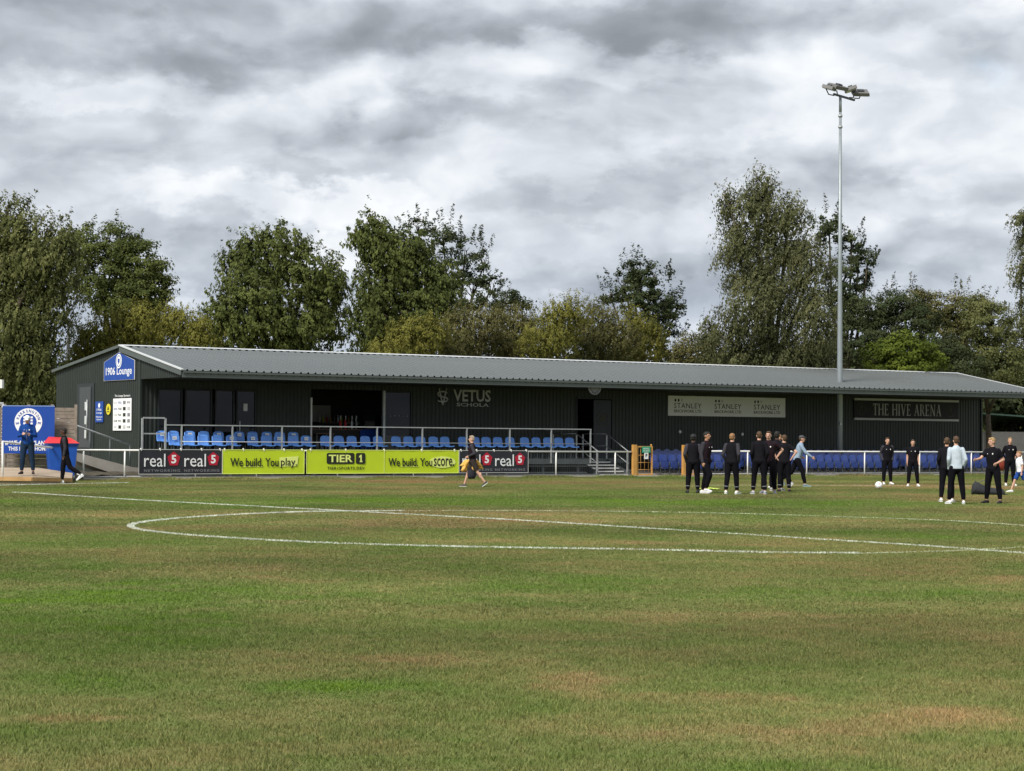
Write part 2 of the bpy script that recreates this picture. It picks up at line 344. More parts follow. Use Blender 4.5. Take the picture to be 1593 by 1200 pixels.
# ------------------------------------------------------------------ ground, lines, paths
g = MB(); g.add([(-700, -200, 0), (700, -200, 0), (700, 1500, 0), (-700, 1500, 0)], [(0, 1, 2, 3)]); struct('ground', g, M['turf'])
M['line'] = principled('pitch_paint', (.52, .55, .48), .9, 0, .1, .35, 3, dirt=(.9, (.17, .20, .08)), coords='Object')
M['faint_line'] = principled('worn_pitch_paint', (.42, .45, .32), .9, 0, .1, .3, 2, dirt=(.9, (.15, .17, .06)))
def pitch_line(pts, width, density, h, mat, closed=False, fade=None):
    mb = MB(); L = np.array([(p[0], p[1]) for p in pts])
    seg = np.diff(L, axis=0); ln = np.hypot(seg[:, 0], seg[:, 1]); N = len(L)
    tang = np.zeros_like(L); tang[:-1] += seg; tang[1:] += seg; tang /= np.hypot(tang[:, 0], tang[:, 1])[:, None]
    nor = np.stack([-tang[:, 1], tang[:, 0]], 1); wv = width/2*(1+RNG.normal(0, .12, N))
    a = L+nor*wv[:, None]; b = L-nor*wv[:, None]
    mb.add([(x, y, .004) for x, y in a]+[(x, y, .004) for x, y in b], [(i, i+1, N+i+1, N+i) for i in range(N-1)])
    tot = int(ln.sum()*density); cum = np.r_[0, np.cumsum(ln)]; t = RNG.uniform(0, cum[-1], tot); i = np.clip(np.searchsorted(cum, t)-1, 0, N-2)
    fr = ((t-cum[i])/ln[i])[:, None]; c = L[i]*(1-fr)+L[i+1]*fr+nor[i]*RNG.uniform(-.5, .5, (tot, 1))*width
    wear = np.sin(c[:, 0]*1.3+2*np.sin(c[:, 1]*.9))+RNG.normal(0, .8, tot)
    c = c[wear > -1.25]; n = len(c); an = RNG.uniform(0, math.pi, n); bw = RNG.uniform(.006, .012, n); hh = h*RNG.uniform(.5, 1.15, n)
    d = np.stack([np.cos(an), np.sin(an)], 1)*bw[:, None]; le = RNG.normal(0, .010, (n, 2))
    vs = np.zeros((n, 3, 3)); vs[:, 0, :2] = c-d; vs[:, 1, :2] = c+d; vs[:, 2, :2] = c+le; vs[:, 2, 2] = hh
    mb.add(vs.reshape(-1, 3).tolist(), [(3*q, 3*q+1, 3*q+2) for q in range(n)])
    return struct('pitch_marking', mb, mat)
CC = Vector((1.62, 36.75)); CR = 8.22
def densify(p, q, st=.5):
    p, q = Vector(p[:2]), Vector(q[:2]); n = max(2, int((q-p).length/st)); return [p.lerp(q, i/n) for i in range(n+1)]
def gpath(px): 
    out = []
    P = [gnd(x, y) for x, y in px]
    for a, b in zip(P[:-1], P[1:]): out += densify(a, b)[:-1]
    return out+[Vector(P[-1][:2])]
def circle_path():
    pts = [(202, 818), (251, 829.5), (341.5, 836.5), (502, 845.5), (800, 853), (999, 855.5), (1198, 860.5), (1308, 862.5), (1556.6, 815.6), (1487, 811), (1337.6, 805.7), (1118.6, 799), (800, 795), (603, 795.7), (502, 796), (417, 799), (301, 805.5)]
    g2 = np.array([tuple(gnd(x, y)[:2]) for x, y in pts]); A = np.c_[2*g2, np.ones(len(g2))]; s = np.linalg.lstsq(A, (g2**2).sum(1), rcond=None)[0]
    cx, cy = s[:2]; R = math.sqrt(s[2]+cx*cx+cy*cy); print('circle', cx, cy, R)
    # drawn by hand round a peg: the radius wanders a little, as the real marking does
    ang = np.arctan2(g2[:, 1]-cy, g2[:, 0]-cx); rr = np.hypot(g2[:, 0]-cx, g2[:, 1]-cy); o = np.argsort(ang); ang, rr = ang[o], rr[o]
    t = np.linspace(-math.pi, math.pi, 240); r = np.interp(t, ang, rr, period=2*math.pi)
    kk = np.ones(9)/9; r = np.convolve(np.r_[r[-5:-1], r, r[1:5]], kk, 'valid'); 
    return [Vector((cx+a*math.cos(b), cy+a*math.sin(b))) for a, b in zip(r, t)]
CP = circle_path(); lo_ = [q for q in CP]
def seen(q): return 796.5+F*q.x/q.y
bright = [q for q in CP if not ((q.y > 40 and seen(q) > 640) or (q.y < 36 and seen(q) > 1320) or seen(q) > 1500)]
i0 = next(i for i in range(len(CP)) if CP[i] not in bright and CP[i-1] in bright) if len(bright) < len(CP) else 0
ring = CP[i0:]+CP[1:i0+1]; runs = []; cur = []; flag = None
for q in ring:
    fl = q in bright
    if flag is None or fl == flag: cur.append(q)
    else: runs.append((flag, cur+[q])); cur = [q]
    flag = fl
runs.append((flag, cur))
for fl, rn in runs:
    if len(rn) > 2: pitch_line(rn, .11, 420 if fl else 220, .030 if fl else .022, M['line' if fl else 'faint_line'])
pitch_line(gpath([(20, 766.5), (37.7, 767), (201, 777.7), (442, 790.5), (577.6, 797.5), (800, 809.4), (1024, 823.6), (1248, 838), (1447, 850.5), (1593, 861.4), (1700, 869)]), .11, 300, .026, M['line'])
pitch_line(gpath([(-40, 756), (5, 755.5), (100, 753.2), (200, 751.5)]), .12, 260, .03, M['line'])
pitch_line(gpath([(1100, 755.5), (1240, 755.5), (1387, 756), (1650, 757.5)]), .12, 160, .03, M['faint_line'])

# turf blades: patches one metre square, instanced over the near pitch
def blade_patch(n, h, w, seed):
    r = np.random.default_rng(seed); c = r.uniform(-.5, .5, (n, 2)); an = r.uniform(0, 2*math.pi, n); hh = h*r.uniform(.45, 1.2, n)*(1+.35*np.sin(c[:, 0]*9+seed)*np.sin(c[:, 1]*8)); bw = w*r.uniform(.6, 1.3, n)
    d = np.stack([np.cos(an), np.sin(an)], 1)*bw[:, None]; lean = r.normal(0, .45, (n, 2))*hh[:, None]
    vs = np.zeros((n, 5, 3)); vs[:, 0, :2] = c-d; vs[:, 1, :2] = c+d; vs[:, 2, :2] = c-d*.7+lean*.4; vs[:, 3, :2] = c+d*.7+lean*.4; vs[:, 4, :2] = c+lean; vs[:, 2, 2] = hh*.55; vs[:, 3, 2] = hh*.55; vs[:, 4, 2] = hh
    me = bpy.data.meshes.new('blades'); f = []
    for i in range(n): f += [(5*i, 5*i+1, 5*i+3, 5*i+2), (5*i+2, 5*i+3, 5*i+4)]
    me.from_pydata(vs.reshape(-1, 3).tolist(), [], f); t = me.attributes.new('tone', 'FLOAT', 'POINT')
    tone = np.clip(r.normal(.45, .2, n), 0, 1); tone[r.random(n) < .05] = 1; t.data.foreach_set('value', np.repeat(tone, 5)); me.materials.append(M['blade'])
    return bpy.data.objects.new('blade_patch', me)
def scatter(name, cells, patches, kind='stuff'):
    col = bpy.data.collections.new(name+'_patches')
    for p in patches: col.objects.link(p)
    me = bpy.data.meshes.new(name); me.from_pydata([c[:3] for c in cells], [], [])
    for an, ty, idx in (('rot', 'FLOAT', 3), ('idx', 'INT', 4), ('size', 'FLOAT', 5)):
        t = me.attributes.new(an, ty, 'POINT'); t.data.foreach_set('value', [c[idx] for c in cells])
    o = obj(name, me, kind=kind)
    ng = bpy.data.node_groups.new(name, 'GeometryNodeTree'); ng.interface.new_socket('Geometry', in_out='INPUT', socket_type='NodeSocketGeometry'); ng.interface.new_socket('Geometry', in_out='OUTPUT', socket_type='NodeSocketGeometry')
    N, L = ng.nodes, ng.links; i = N.new('NodeGroupInput'); q = N.new('NodeGroupOutput'); io = N.new('GeometryNodeInstanceOnPoints'); ci = N.new('GeometryNodeCollectionInfo')
    ci.inputs['Collection'].default_value = col; ci.inputs['Separate Children'].default_value = True; ci.inputs['Reset Children'].default_value = True
    def at(nm, ty): a = N.new('GeometryNodeInputNamedAttribute'); a.data_type = ty; a.inputs['Name'].default_value = nm; return a.outputs['Attribute']
    cx = N.new('ShaderNodeCombineXYZ'); L.new(at('rot', 'FLOAT'), cx.inputs[2]); sc = N.new('ShaderNodeCombineXYZ'); s_ = at('size', 'FLOAT'); sc.inputs[0].default_value = 1; sc.inputs[1].default_value = 1; L.new(s_, sc.inputs[2])
    L.new(i.outputs[0], io.inputs['Points']); L.new(ci.outputs[0], io.inputs['Instance']); io.inputs['Pick Instance'].default_value = True; L.new(at('idx', 'INT'), io.inputs['Instance Index'])
    L.new(cx.outputs[0], io.inputs['Rotation']); L.new(sc.outputs[0], io.inputs['Scale']); L.new(io.outputs[0], q.inputs[0])
    md = o.modifiers.new('scatter', 'NODES'); md.node_group = ng; return o
near = [blade_patch(5200, .021, .0030, s) for s in range(3)]; mid = [blade_patch(2300, .017, .0055, 10+s) for s in range(3)]; far = [blade_patch(700, .013, .011, 20+s) for s in range(3)]
def cells(y0, y1, st=1):
    out = []
    for j in range(y0, y1):
        hw = int(.27*j+2.5)
        for i in range(-hw, hw+1): out.append((i+.5*(j % 2), j+.5, 0, random.randrange(4)*math.pi/2, random.randrange(3), random.uniform(.8, 1.2)))
    return out
scatter('turf_grass', cells(7, 18), near); scatter('turf_grass', cells(18, 36), mid)
scatter('turf_grass', [c for c in cells(36, 108) if (Vector((c[0], c[1], 0))-OO).dot(VV) < -.75], far)
# longer unmown tufts along the kerb
tuf = [blade_patch(260, .13, .010, 31+s) for s in range(3)]
edge = []
for i in range(220):
    u = random.uniform(-18, 36)
    if random.random() < .5+.5*math.sin(u*1.7): p = W(u, random.uniform(-1.3, -.65)); edge.append((p.x, p.y, 0, random.uniform(0, 6), random.randrange(3), random.uniform(.25, .75)))
scatter('long_grass', edge, tuf)

# concrete strip under fence and seats, kerb
s1 = MB(); s1.box((-19, .0, -.05), (40, 4.5, .03)); struct('pavement', s1, M['concrete'], loc=W(0, 0), rz=TH)
kb = MB()
kb.box((-19.5, -.12, -.05), (5.9, -.0, .07)); kb.box((5.9, -.12, -.05), (40, 0, .045))
struct('kerb', kb, M['concrete'], loc=W(0, -.03), rz=TH)
dirt = MB(); dirt.box((5.9, .03, .03), (9.3, .65, .036)); dirt.box((13.0, .03, .03), (14.1, .6, .036)); dirt.box((22.5, .03, .03), (23.8, .6, .036)); struct('worn_path', dirt, M['paving'], loc=W(0, 0), rz=TH)

# ------------------------------------------------------------------ clubhouse
UA = -15.22; UB = 33.47; VW = 4.5; VR = 6.37; VB = 13.6; ZR = 5.35; VE = .3; ZE = 4.22; ZS = 3.95; ZB = 4.52
club = thing('clubhouse', 'long dark green corrugated clubhouse with grey sheet roof over the seating', 'building', W(0, 0, 0), TH)
def zroof(v): return ZR-(ZR-ZE)*(VR-v)/(VR-VE) if v < VR else ZR-(ZR-ZB)*(v-VR)/(VB-VR)
def rib_profile(w, pitch, depth, top=.45):
    """trapezoidal sheet profile: list of x,height"""
    out = [(0, 0)]; n = max(1, round(w/pitch)); p = w/n
    for i in range(n):
        x = i*p; out += [(x+p*(1-top)*.5-.012, 0), (x+p*(1-top)*.5+.012, depth), (x+p*(1+top)*.5-.012, depth), (x+p*(1+top)*.5+.012, 0)]
    out.append((w, 0)); return out
def clad_mesh(w, z0, z1, pitch=.19, depth=.03):
    pr = rib_profile(w-.006, pitch, depth); mb = MB()
    vs = [(x, -h, z0) for x, h in pr]+[(x, -h, z1) for x, h in pr]; n = len(pr)
    return mb.add(vs, [(i, i+1, n+i+1, n+i) for i in range(n-1)]).mesh('cladding_sheet', M['clad'])
_cm = {}
def clad(u0, u1, z0, z1, v=VW):
    n = max(1, round((u1-u0)/1.0)); w = (u1-u0)/n
    key = (round(w, 3), round(z0, 2), round(z1, 2))
    if key not in _cm: _cm[key] = clad_mesh(w, z0, z1)
    for i in range(n): obj('cladding_sheet', _cm[key], club, (u0+i*w, v, 0))
ZT = 4.05
wu = lambda px: UX(px, VW, 640)
WIN = [(wu(245), wu(283)), (wu(287), wu(329)), (wu(334), wu(364)), (wu(367), wu(398))]
BAR = (wu(484), wu(592)); GLZ = (wu(597), wu(640)); DOOR = (wu(897), wu(922)); LEAF = (wu(923), wu(951))
clad(UA, WIN[0][0], .78, ZT); clad(WIN[0][0], WIN[3][1], 3.62, ZT); clad(WIN[3][1], BAR[0], .78, ZT); clad(BAR[0], GLZ[1], 3.72, ZT)
clad(GLZ[1], DOOR[0], .78, ZT); clad(DOOR[0], LEAF[1], 3.58, ZT); clad(LEAF[1], UB, .0, ZT)
clad(UA, UA+23, 0, .72, VW-.02)
# windows
def window(u0, u1, z0, z1, div=0, name='window', mat='glass'):
    f = MB(); t = .06
    f.box((u0, VW-.05, z0), (u0+t, VW+.06, z1)); f.box((u1-t, VW-.05, z0), (u1, VW+.06, z1)); f.box((u0+t, VW-.05, z1-t), (u1-t, VW+.06, z1)); f.box((u0+t, VW-.05, z0), (u1-t, VW+.06, z0+t))
    w = f.build(name, M['frame'], club)
    MB().box((u0+t, VW, z0+t), (u1-t, VW+.012, z1-t)).build('pane', M[mat], w); return w
for i, (a, b) in enumerate(WIN): 
    w = window(a, b, .80, 3.6, name='glazed_door' if i == 3 else 'window')
    if i == 3: MB().box((a+.15, VW-.045, 1.7), (a+.19, VW-.02, 2.3)).build('door_handle', M['galv'], w)
w = window(GLZ[0], GLZ[1], .80, 3.7, name='sliding_glass_door')
MB().box((GLZ[0]-.08, VW-.09, .8), (GLZ[0]+.03, VW+.03, 3.72)).build('door_jamb', M['galv'], w)
MB().box((GLZ[0]+.1, VW-.01, .85), (GLZ[1]-.1, VW-.002, 1.75)).build('kick_panel', flat('pale_panel', (.10, .10, .10)), w)
for i in range(5): MB().ell((GLZ[0]+.35+.21*i, VW-.008, 2.62), (.022, .008, .022), 8, 6).build('sticker', M['sign_grey'], w)
MB().box((BAR[0]-.05, VW-.07, .8), (BAR[0]+.02, VW+.02, 3.35)).build('shutter_rail', M['white_paint'], club)
# room behind the glass
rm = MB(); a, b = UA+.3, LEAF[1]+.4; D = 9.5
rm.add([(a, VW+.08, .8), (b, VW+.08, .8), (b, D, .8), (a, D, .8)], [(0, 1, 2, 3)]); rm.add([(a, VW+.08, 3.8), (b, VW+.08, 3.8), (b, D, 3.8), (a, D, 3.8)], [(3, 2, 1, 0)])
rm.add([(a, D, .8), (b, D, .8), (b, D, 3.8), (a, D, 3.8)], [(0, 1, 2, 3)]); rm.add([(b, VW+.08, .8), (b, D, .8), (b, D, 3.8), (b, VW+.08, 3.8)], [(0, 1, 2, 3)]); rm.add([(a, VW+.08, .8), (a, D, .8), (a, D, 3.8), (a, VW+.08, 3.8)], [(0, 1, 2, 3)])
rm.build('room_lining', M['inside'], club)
# bar seen through the opening
bar = thing('bar_counter', 'dark bar counter with royal blue end behind the open shutter', 'bar', W(0, 0), TH)
bx = lambda px: UX(px, VW+1.2, 650)
MB().box((bx(478), VW+1.2, .8), (bx(560), VW+1.8, 1.98)).build('counter', principled('bar_front', (.02, .018, .018), .6), bar)
MB().box((bx(478), VW+1.12, 1.98), (bx(562), VW+1.85, 2.03)).build('counter_top', principled('bar_top', (.11, .065, .05), .5), bar)
MB().box((bx(560), VW+1.15, .8), (bx(590), VW+1.75, 2.02)).build('end_panel', M['royal'], bar)
for px, mt in ((532, 'red_plastic'), (540, 'red_plastic'), (550, 'white_print'), (557, 'galv')):
    t = thing('beer_tap', '%s beer tap tower on the bar, %s' % ({'red_plastic': 'red', 'white_print': 'white', 'galv': 'chrome'}[mt], {532: 'leftmost of the four', 540: 'second of the four from the left', 550: 'beside the red pair', 557: 'nearest the blue end panel'}[px]), 'beer tap', W(bx(px), VW+1.35, 2.03), TH, 'beer taps on the bar')
    MB().tube([(0, 0, 0), (0, 0, .34), (0, 0, .36)], [.045, .05, .03], 10).build('tower', M[mt], t)
    MB().tube([(0, 0, .36), (0, -.02, .5), (0, -.02, .58)], [.012, .02, .028], 8).build('tap_handle', M['white_print'], t)
    MB().tube([(0, -.05, .26), (0, -.12, .25), (0, -.13, .2)], [.01, .01, .01], 6).build('spout', M['galv'], t)
for k_i, (px, z0_, w_, h_, m_) in enumerate(((536, 1.25, 1.3, .05, 'timber'), (536, 1.75, 1.3, .05, 'timber'), (572, .8, .62, 1.9, 'galv'))):
    if k_i == 2:
        t = thing('drinks_fridge', 'tall glass fronted drinks fridge behind the bar', 'fridge', W(UX(572, 8.9, 640), 8.7, z0_), TH)
        MB().box((-w_/2, 0, 0), (w_/2, .6, h_)).build('cabinet', M['dark_steel'], t)
        for q in range(3): MB().box((-w_/2+.05, -.02, .25+q*.5), (w_/2-.05, -.005, .62+q*.5)).build('shelf_contents', flat('bottles_%d' % q, ((.30, .22, .08), (.08, .22, .10), (.35, .32, .30))[q]), t)
    else:
        t = thing('bottle_shelf', 'shelf of bottles on the back wall behind the bar, %s one' % ('lower', 'upper')[k_i], 'shelf', W(UX(px, 9.0, 640), 9.2, z0_+.55), TH, 'bottle shelves behind the bar')
        MB().box((-w_, -.12, 0), (w_, .12, h_)).build('board', M['timber'], t)
        for q in range(14): MB().tube([(-w_+.12+q*.19, 0, h_), (-w_+.12+q*.19, 0, h_+.2), (-w_+.12+q*.19, 0, h_+.25), (-w_+.12+q*.19, 0, h_+.34)], [.038, .038, .015, .013], 8).build('bottle', [M['board'], M['orange'], M['lime'], M['grey_print'], M['crimson']][q*7 % 5], t)
for px in (497, 515, 533, 548):
    t = thing('bar_stool', 'dark round bar stool in front of the counter, %s' % {497: 'nearest the shutter rail', 515: 'second from the shutter rail', 533: 'below the red taps', 548: 'below the white tap'}[px], 'stool', W(UX(px, VW+.75, 680), VW+.75, .8), TH, 'bar stools')
    MB().tube([(0, 0, .70), (0, 0, .75)], .17, 12).build('seat', principled('stool_seat', (.10, .05, .04), .6), t)
    for a_ in (0, 1.57, 3.14, 4.71): MB().tube([(.08*math.cos(a_), .08*math.sin(a_), .70), (.18*math.cos(a_), .18*math.sin(a_), 0)], .014, 6).build('leg', M['galv'], t)
# table and chairs indoors
tb = thing('bar_table', 'small dark table with steel legs just inside the bar opening', 'table', W(bx(492), VW+.7, .8), TH)
MB().box((-.45, -.35, 1.0), (.45, .35, 1.04)).build('table_top', principled('table_top', (.12, .06, .05), .5), tb)
for x in (-.4, .4):
    for y in (-.3, .3): MB().tube([(x, y, 0), (x, y, 1.0)], .018, 6).build('leg', M['galv'], tb)
for k_i, px in enumerate((262, 308, 350, 500)):  # pale pictures added to imitate faint reflections in the window panes
    t = thing('added_picture', 'added pale framed picture on the back wall inside the lounge, %s' % ['left of all', 'second from the left', 'third from the left', 'seen through the bar opening'][k_i], 'picture', W(UX(px, 9.3, 620), 9.42, 2.3), TH, 'pictures inside the lounge')
    MB().box((-.6, -.04, 0), (.6, 0, .9)).build('frame', M['frame'], t); MB().box((-.53, -.05, .07), (.53, -.042, .83)).build('print', flat('dim_print', (.35, .33, .30)), t)
o = thing('paper_notice', 'white paper notice taped inside the glazed door', 'notice', W(UX(382, VW-.03, 634), VW-.02, onV(382, 634, VW).z), TH)
MB().box((-.09, -.006, -.15), (.09, 0, .15)).build('sheet', M['paper'], o)
# open doorway and door with crest
fr = MB(); a, b = DOOR[0], LEAF[1]
fr.box((a-.06, VW-.07, .8), (a, VW+.08, 3.6)); fr.box((b, VW-.07, .8), (b+.06, VW+.08, 3.6)); fr.box((a, VW-.07, 3.54), (b, VW+.08, 3.6)); fr.build('door_frame', M['frame'], club)
d = MB().box((LEAF[0], VW-.03, .82), (LEAF[1]-.02, VW+.02, 3.5)).build('door', principled('door_navy', (.014, .018, .028), .35), club)
ring_mb(.30, .36, 0, .006).build('crest_ring', M['brass'], d, ((LEAF[0]+LEAF[1])/2, VW-.038, 2.62))
MB().prism(disc_poly(.2, 6), 0, .006).build('crest_shield', M['brass'], d, ((LEAF[0]+LEAF[1])/2, VW-.038, 2.62))
# gable wall facing the road side (plane u = UA), sheets one metre wide with sloping tops
def gable(u, flip, z0=0.0, skip=None):
    v = VW
    while v < VB-.01:
        w = min(1.0, VB-v)
        if skip and v+w > skip[0]+.05 and v < skip[1]-.05: zz = skip[2]
        else: zz = z0
        pr = rib_profile(w-.006, .19, .03); n = len(pr); sg = -1 if flip else 1
        vs = [(u+sg*h, v+x, zz) for x, h in pr]+[(u+sg*h, v+x, zroof(v+x)-.03) for x, h in pr]
        MB().add(vs, [(i, i+1, n+i+1, n+i) if not flip else (i+1, i, n+i, n+i+1) for i in range(n-1)]).build('cladding_sheet', M['clad'], club); v += w
DV0, DV1 = 9.3, 11.1
gable(UA, True, 0, None); gable(UB, False)
# canopy end panels
for u, sg in ((UA, -1), (UB, 1)):
    v = VE+.04
    while v < VW-.01:
        w = min(1.05, VW-v); pr = rib_profile(w-.006, .19, .03); n = len(pr)
        MB().add([(u+sg*h, v+x, ZS+.02) for x, h in pr]+[(u+sg*h, v+x, zroof(v+x)-.03) for x, h in pr], [(i+1, i, n+i, n+i+1) for i in range(n-1)]).build('cladding_sheet', M['clad'], club); v += w
MB().box((UA-.05, VW-.1, .0), (UA+.04, VW+.02, zroof(VW)-.05)).build('corner_trim', M['clad'], club)
MB().box((UB-.04, VW-.1, .0), (UB+.05, VW+.02, zroof(VW)-.05)).build('corner_trim', M['clad'], club)
MB().box((UA, VB-.02, 0), (UB, VB+.03, ZB-.1)).build('rear_wall', M['clad'], club)
# roof sheets
def roof_sheet_mesh(w, v0, z0, v1, z1):
    pr = rib_profile(w, .333, .055, .24); n = len(pr)
    vs = [(x, v0, z0+h) for x, h in pr]+[(x, v1, z1+h) for x, h in pr]
    return MB().add(vs, [(i, i+1, n+i+1, n+i) for i in range(n-1)]).mesh('roof_sheet', M['roof'])
nr = 49; wv = (UB+.22-(UA-.08))/nr
fm = roof_sheet_mesh(wv, VE-.10, zroof(VE-.10)+.02, VR, ZR+.02); bm_ = roof_sheet_mesh(wv, VR, ZR+.02, VB+.2, zroof(VB)+.0)
for i in range(nr):
    obj('roof_sheet', fm, club, (UA-.08+i*wv, 0, random.uniform(-.004, .004))); obj('roof_sheet', bm_, club, (UA-.08+i*wv, 0, 0))
rc = MB(); u0, u1 = UA-.1, UB+.24
rc.add([(u0, VR-.16, ZR+.05), (u1, VR-.16, ZR+.05), (u1, VR, ZR+.10), (u0, VR, ZR+.10), (u0, VR+.16, ZR+.05), (u1, VR+.16, ZR+.05)], [(0, 1, 2, 3), (3, 2, 5, 4)])
rc.build('ridge_cap', M['white_trim'], club)
for u in (UA-.12, UB+.18):
    MB().beam((u, VE-.1, zroof(VE-.1)+.05), (u, VR, ZR+.07), .12, .05).build('verge_trim', M['white_trim'], club)
    MB().beam((u, VR, ZR+.03), (u, VB+.2, zroof(VB)+.0), .10, .12).build('verge_trim', M['trim'], club)
    MB().beam((u, VE, ZE-.09), (u, VR, ZR-.10), .05, .20).build('barge_board', M['trim'], club)
fa = MB(); fa.box((UA-.08, VE-.05, ZS), (UB+.2, VE, ZE-.06)); fa.box((UA-.08, VE-.11, ZE-.09), (UB+.2, VE-.05, ZE-.02)); fa.build('fascia', M['trim'], club)
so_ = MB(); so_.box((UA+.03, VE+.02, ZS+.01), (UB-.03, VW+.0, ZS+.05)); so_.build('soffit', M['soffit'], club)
fb = MB()  # small dark boxes standing in for the shadow under each roof rib end
for i in range(147): fb.box((UA+.1+i*.333, VE-.056, ZE-.14), (UA+.16+i*.333, VE-.051, ZE-.11))
fb.build('rib_end_shade', M['soffit'], club, kind='stuff')
# gable door
gd = lambda px, py: onU(px, py, UA)
dv0, dv1 = gd(148, 650).y, gd(122, 650).y
dr = MB(); dr.box((UA-.07, dv0, 1.05), (UA-.03, dv1, 3.90)); DD = dr.build('door', M['frame'], club)
MB().box((UA-.10, dv0+.28, 1.15), (UA-.072, dv1-.35, 3.75)).build('door_leaf', principled('door_grey', (.05, .055, .06), .4), DD)
for z in (1.55, 2.15, 2.75): MB().box((UA-.112, dv0+.62, z), (UA-.102, dv0+.90, z+.36)).build('frosted_panel', flat('frosted_glass', (.5, .52, .53)), DD)
MB().tube([(UA-.16, dv0+.52, 1.5), (UA-.16, dv0+.52, 3.2)], .03, 8).build('pull_handle', M['galv'], DD)
# wall lamps on the front wall: small pale domes
for px, py, w_ in ((1058, 672, 'left'), (1155, 676, 'right')):
    p = onV(px, py, VW-.06); t = thing('wall_light', 'small pale round bulkhead light on the dark wall, the one on the %s' % w_, 'light', W(p.x, VW, p.z), TH, 'bulkhead lights on the stand wall')
    MB().prism(disc_poly(.09), -.05, -.03).build('back_plate', M['grey_print'], t); MB().ell((0, -.07, 0), (.075, .04, .075), 12, 8).build('diffuser', M['board'], t)
print('club', len(bpy.data.objects))
# ------------------------------------------------------------------ signs
def sign_frame(px0, py0, px1, py1, v):
    a, b = onV(px0, py0, v), onV(px1, py1, v); return a, b
def S_empty(name, label, u, v, z, cat='sign', gableside=False, group=None):
    return thing(name, label, cat, W(u, v, z), TH-math.pi/2 if gableside else TH, group)
VSG = VW-.04
# SV + VETUS SCHOLA
p = onV(735, 619, VSG); sg = S_empty('wall_sign', 'grey VETUS SCHOLA lettering with an interlaced VS monogram on the dark wall', p.x, VSG, p.z)
X = lambda px: UX(px, VSG, 619)-p.x
Z = lambda py, px=735: onV(px, py, VSG).z-p.z
text('VETUS', (X(705)+X(763))/2, Z(616), X(763)-X(705), Z(607)-Z(625.5), M['sign_grey'], sg, bold=.02)
text('SCHOLA', (X(710)+X(760))/2, Z(630), X(760)-X(710), Z(627.5)-Z(633), M['sign_grey'], sg, bold=.015)
mx, mz, mh = (X(679)+X(697))/2, Z(618.5), Z(605)-Z(632)
mono = MB(); q = .045
sp = [(.30, .26), (.26, .34), (.0, .38), (-.26, .34), (-.36, .2), (-.28, .06), (0, 0), (.28, -.06), (.36, -.2), (.26, -.32), (0, -.36), (-.28, -.32), (-.34, -.24)]
mono.tube([(x*mh*.95, 0, z*mh*.8) for x, z in sp], .035, 6); mono.tube([(-.26*mh, -.01, .5*mh), (0, -.01, -.48*mh)], .035, 6); mono.tube([(.26*mh, -.01, .5*mh), (0, -.01, -.48*mh)], .035, 6)
mono.build('monogram', M['sign_grey'], sg, (mx, -.03, mz))
# Stanley board
a, b = onV(1039, 616, VSG), onV(1221, 649.5, VSG); cx, cz = (a.x+b.x)/2, (a.z+b.z)/2; hw = (b.x-a.x)/2; hh = .5*(onV(1130, 618, VSG).z-onV(1130, 648.5, VSG).z)
p = Vector((cx, VSG, onV(1130, 633, VSG).z)); sg = S_empty('advertising_board', 'long pale STANLEY BRICKWORK LTD board repeating its logo three times', p.x, VSG, p.z)
MB().box((-hw, -.03, -hh), (hw, 0, hh)).build('board', M['board'], sg)
for pa, pb in ((1048, 1090.5), (1111, 1152.5), (1172, 1213)):
    xa, xb = UX(pa, VSG, 633)-p.x, UX(pb, VSG, 633)-p.x; xc = (xa+xb)/2
    text('STANLEY', xc, hh*.02, xb-xa, .25, M['black_print'], sg, -.034, spacing=1.1)
    text('BRICKWORK LTD', xc, -hh*.52, xb-xa, .14, M['black_print'], sg, -.034, bold=.01, spacing=1.1)
    for i in range(3): MB().prism(disc_poly(.055, 10, .075), -.036, -.031).build('dot', M['black_print' if i < 2 else 'sign_grey'], sg, (xa+.08+.2*i, 0, hh*.56))
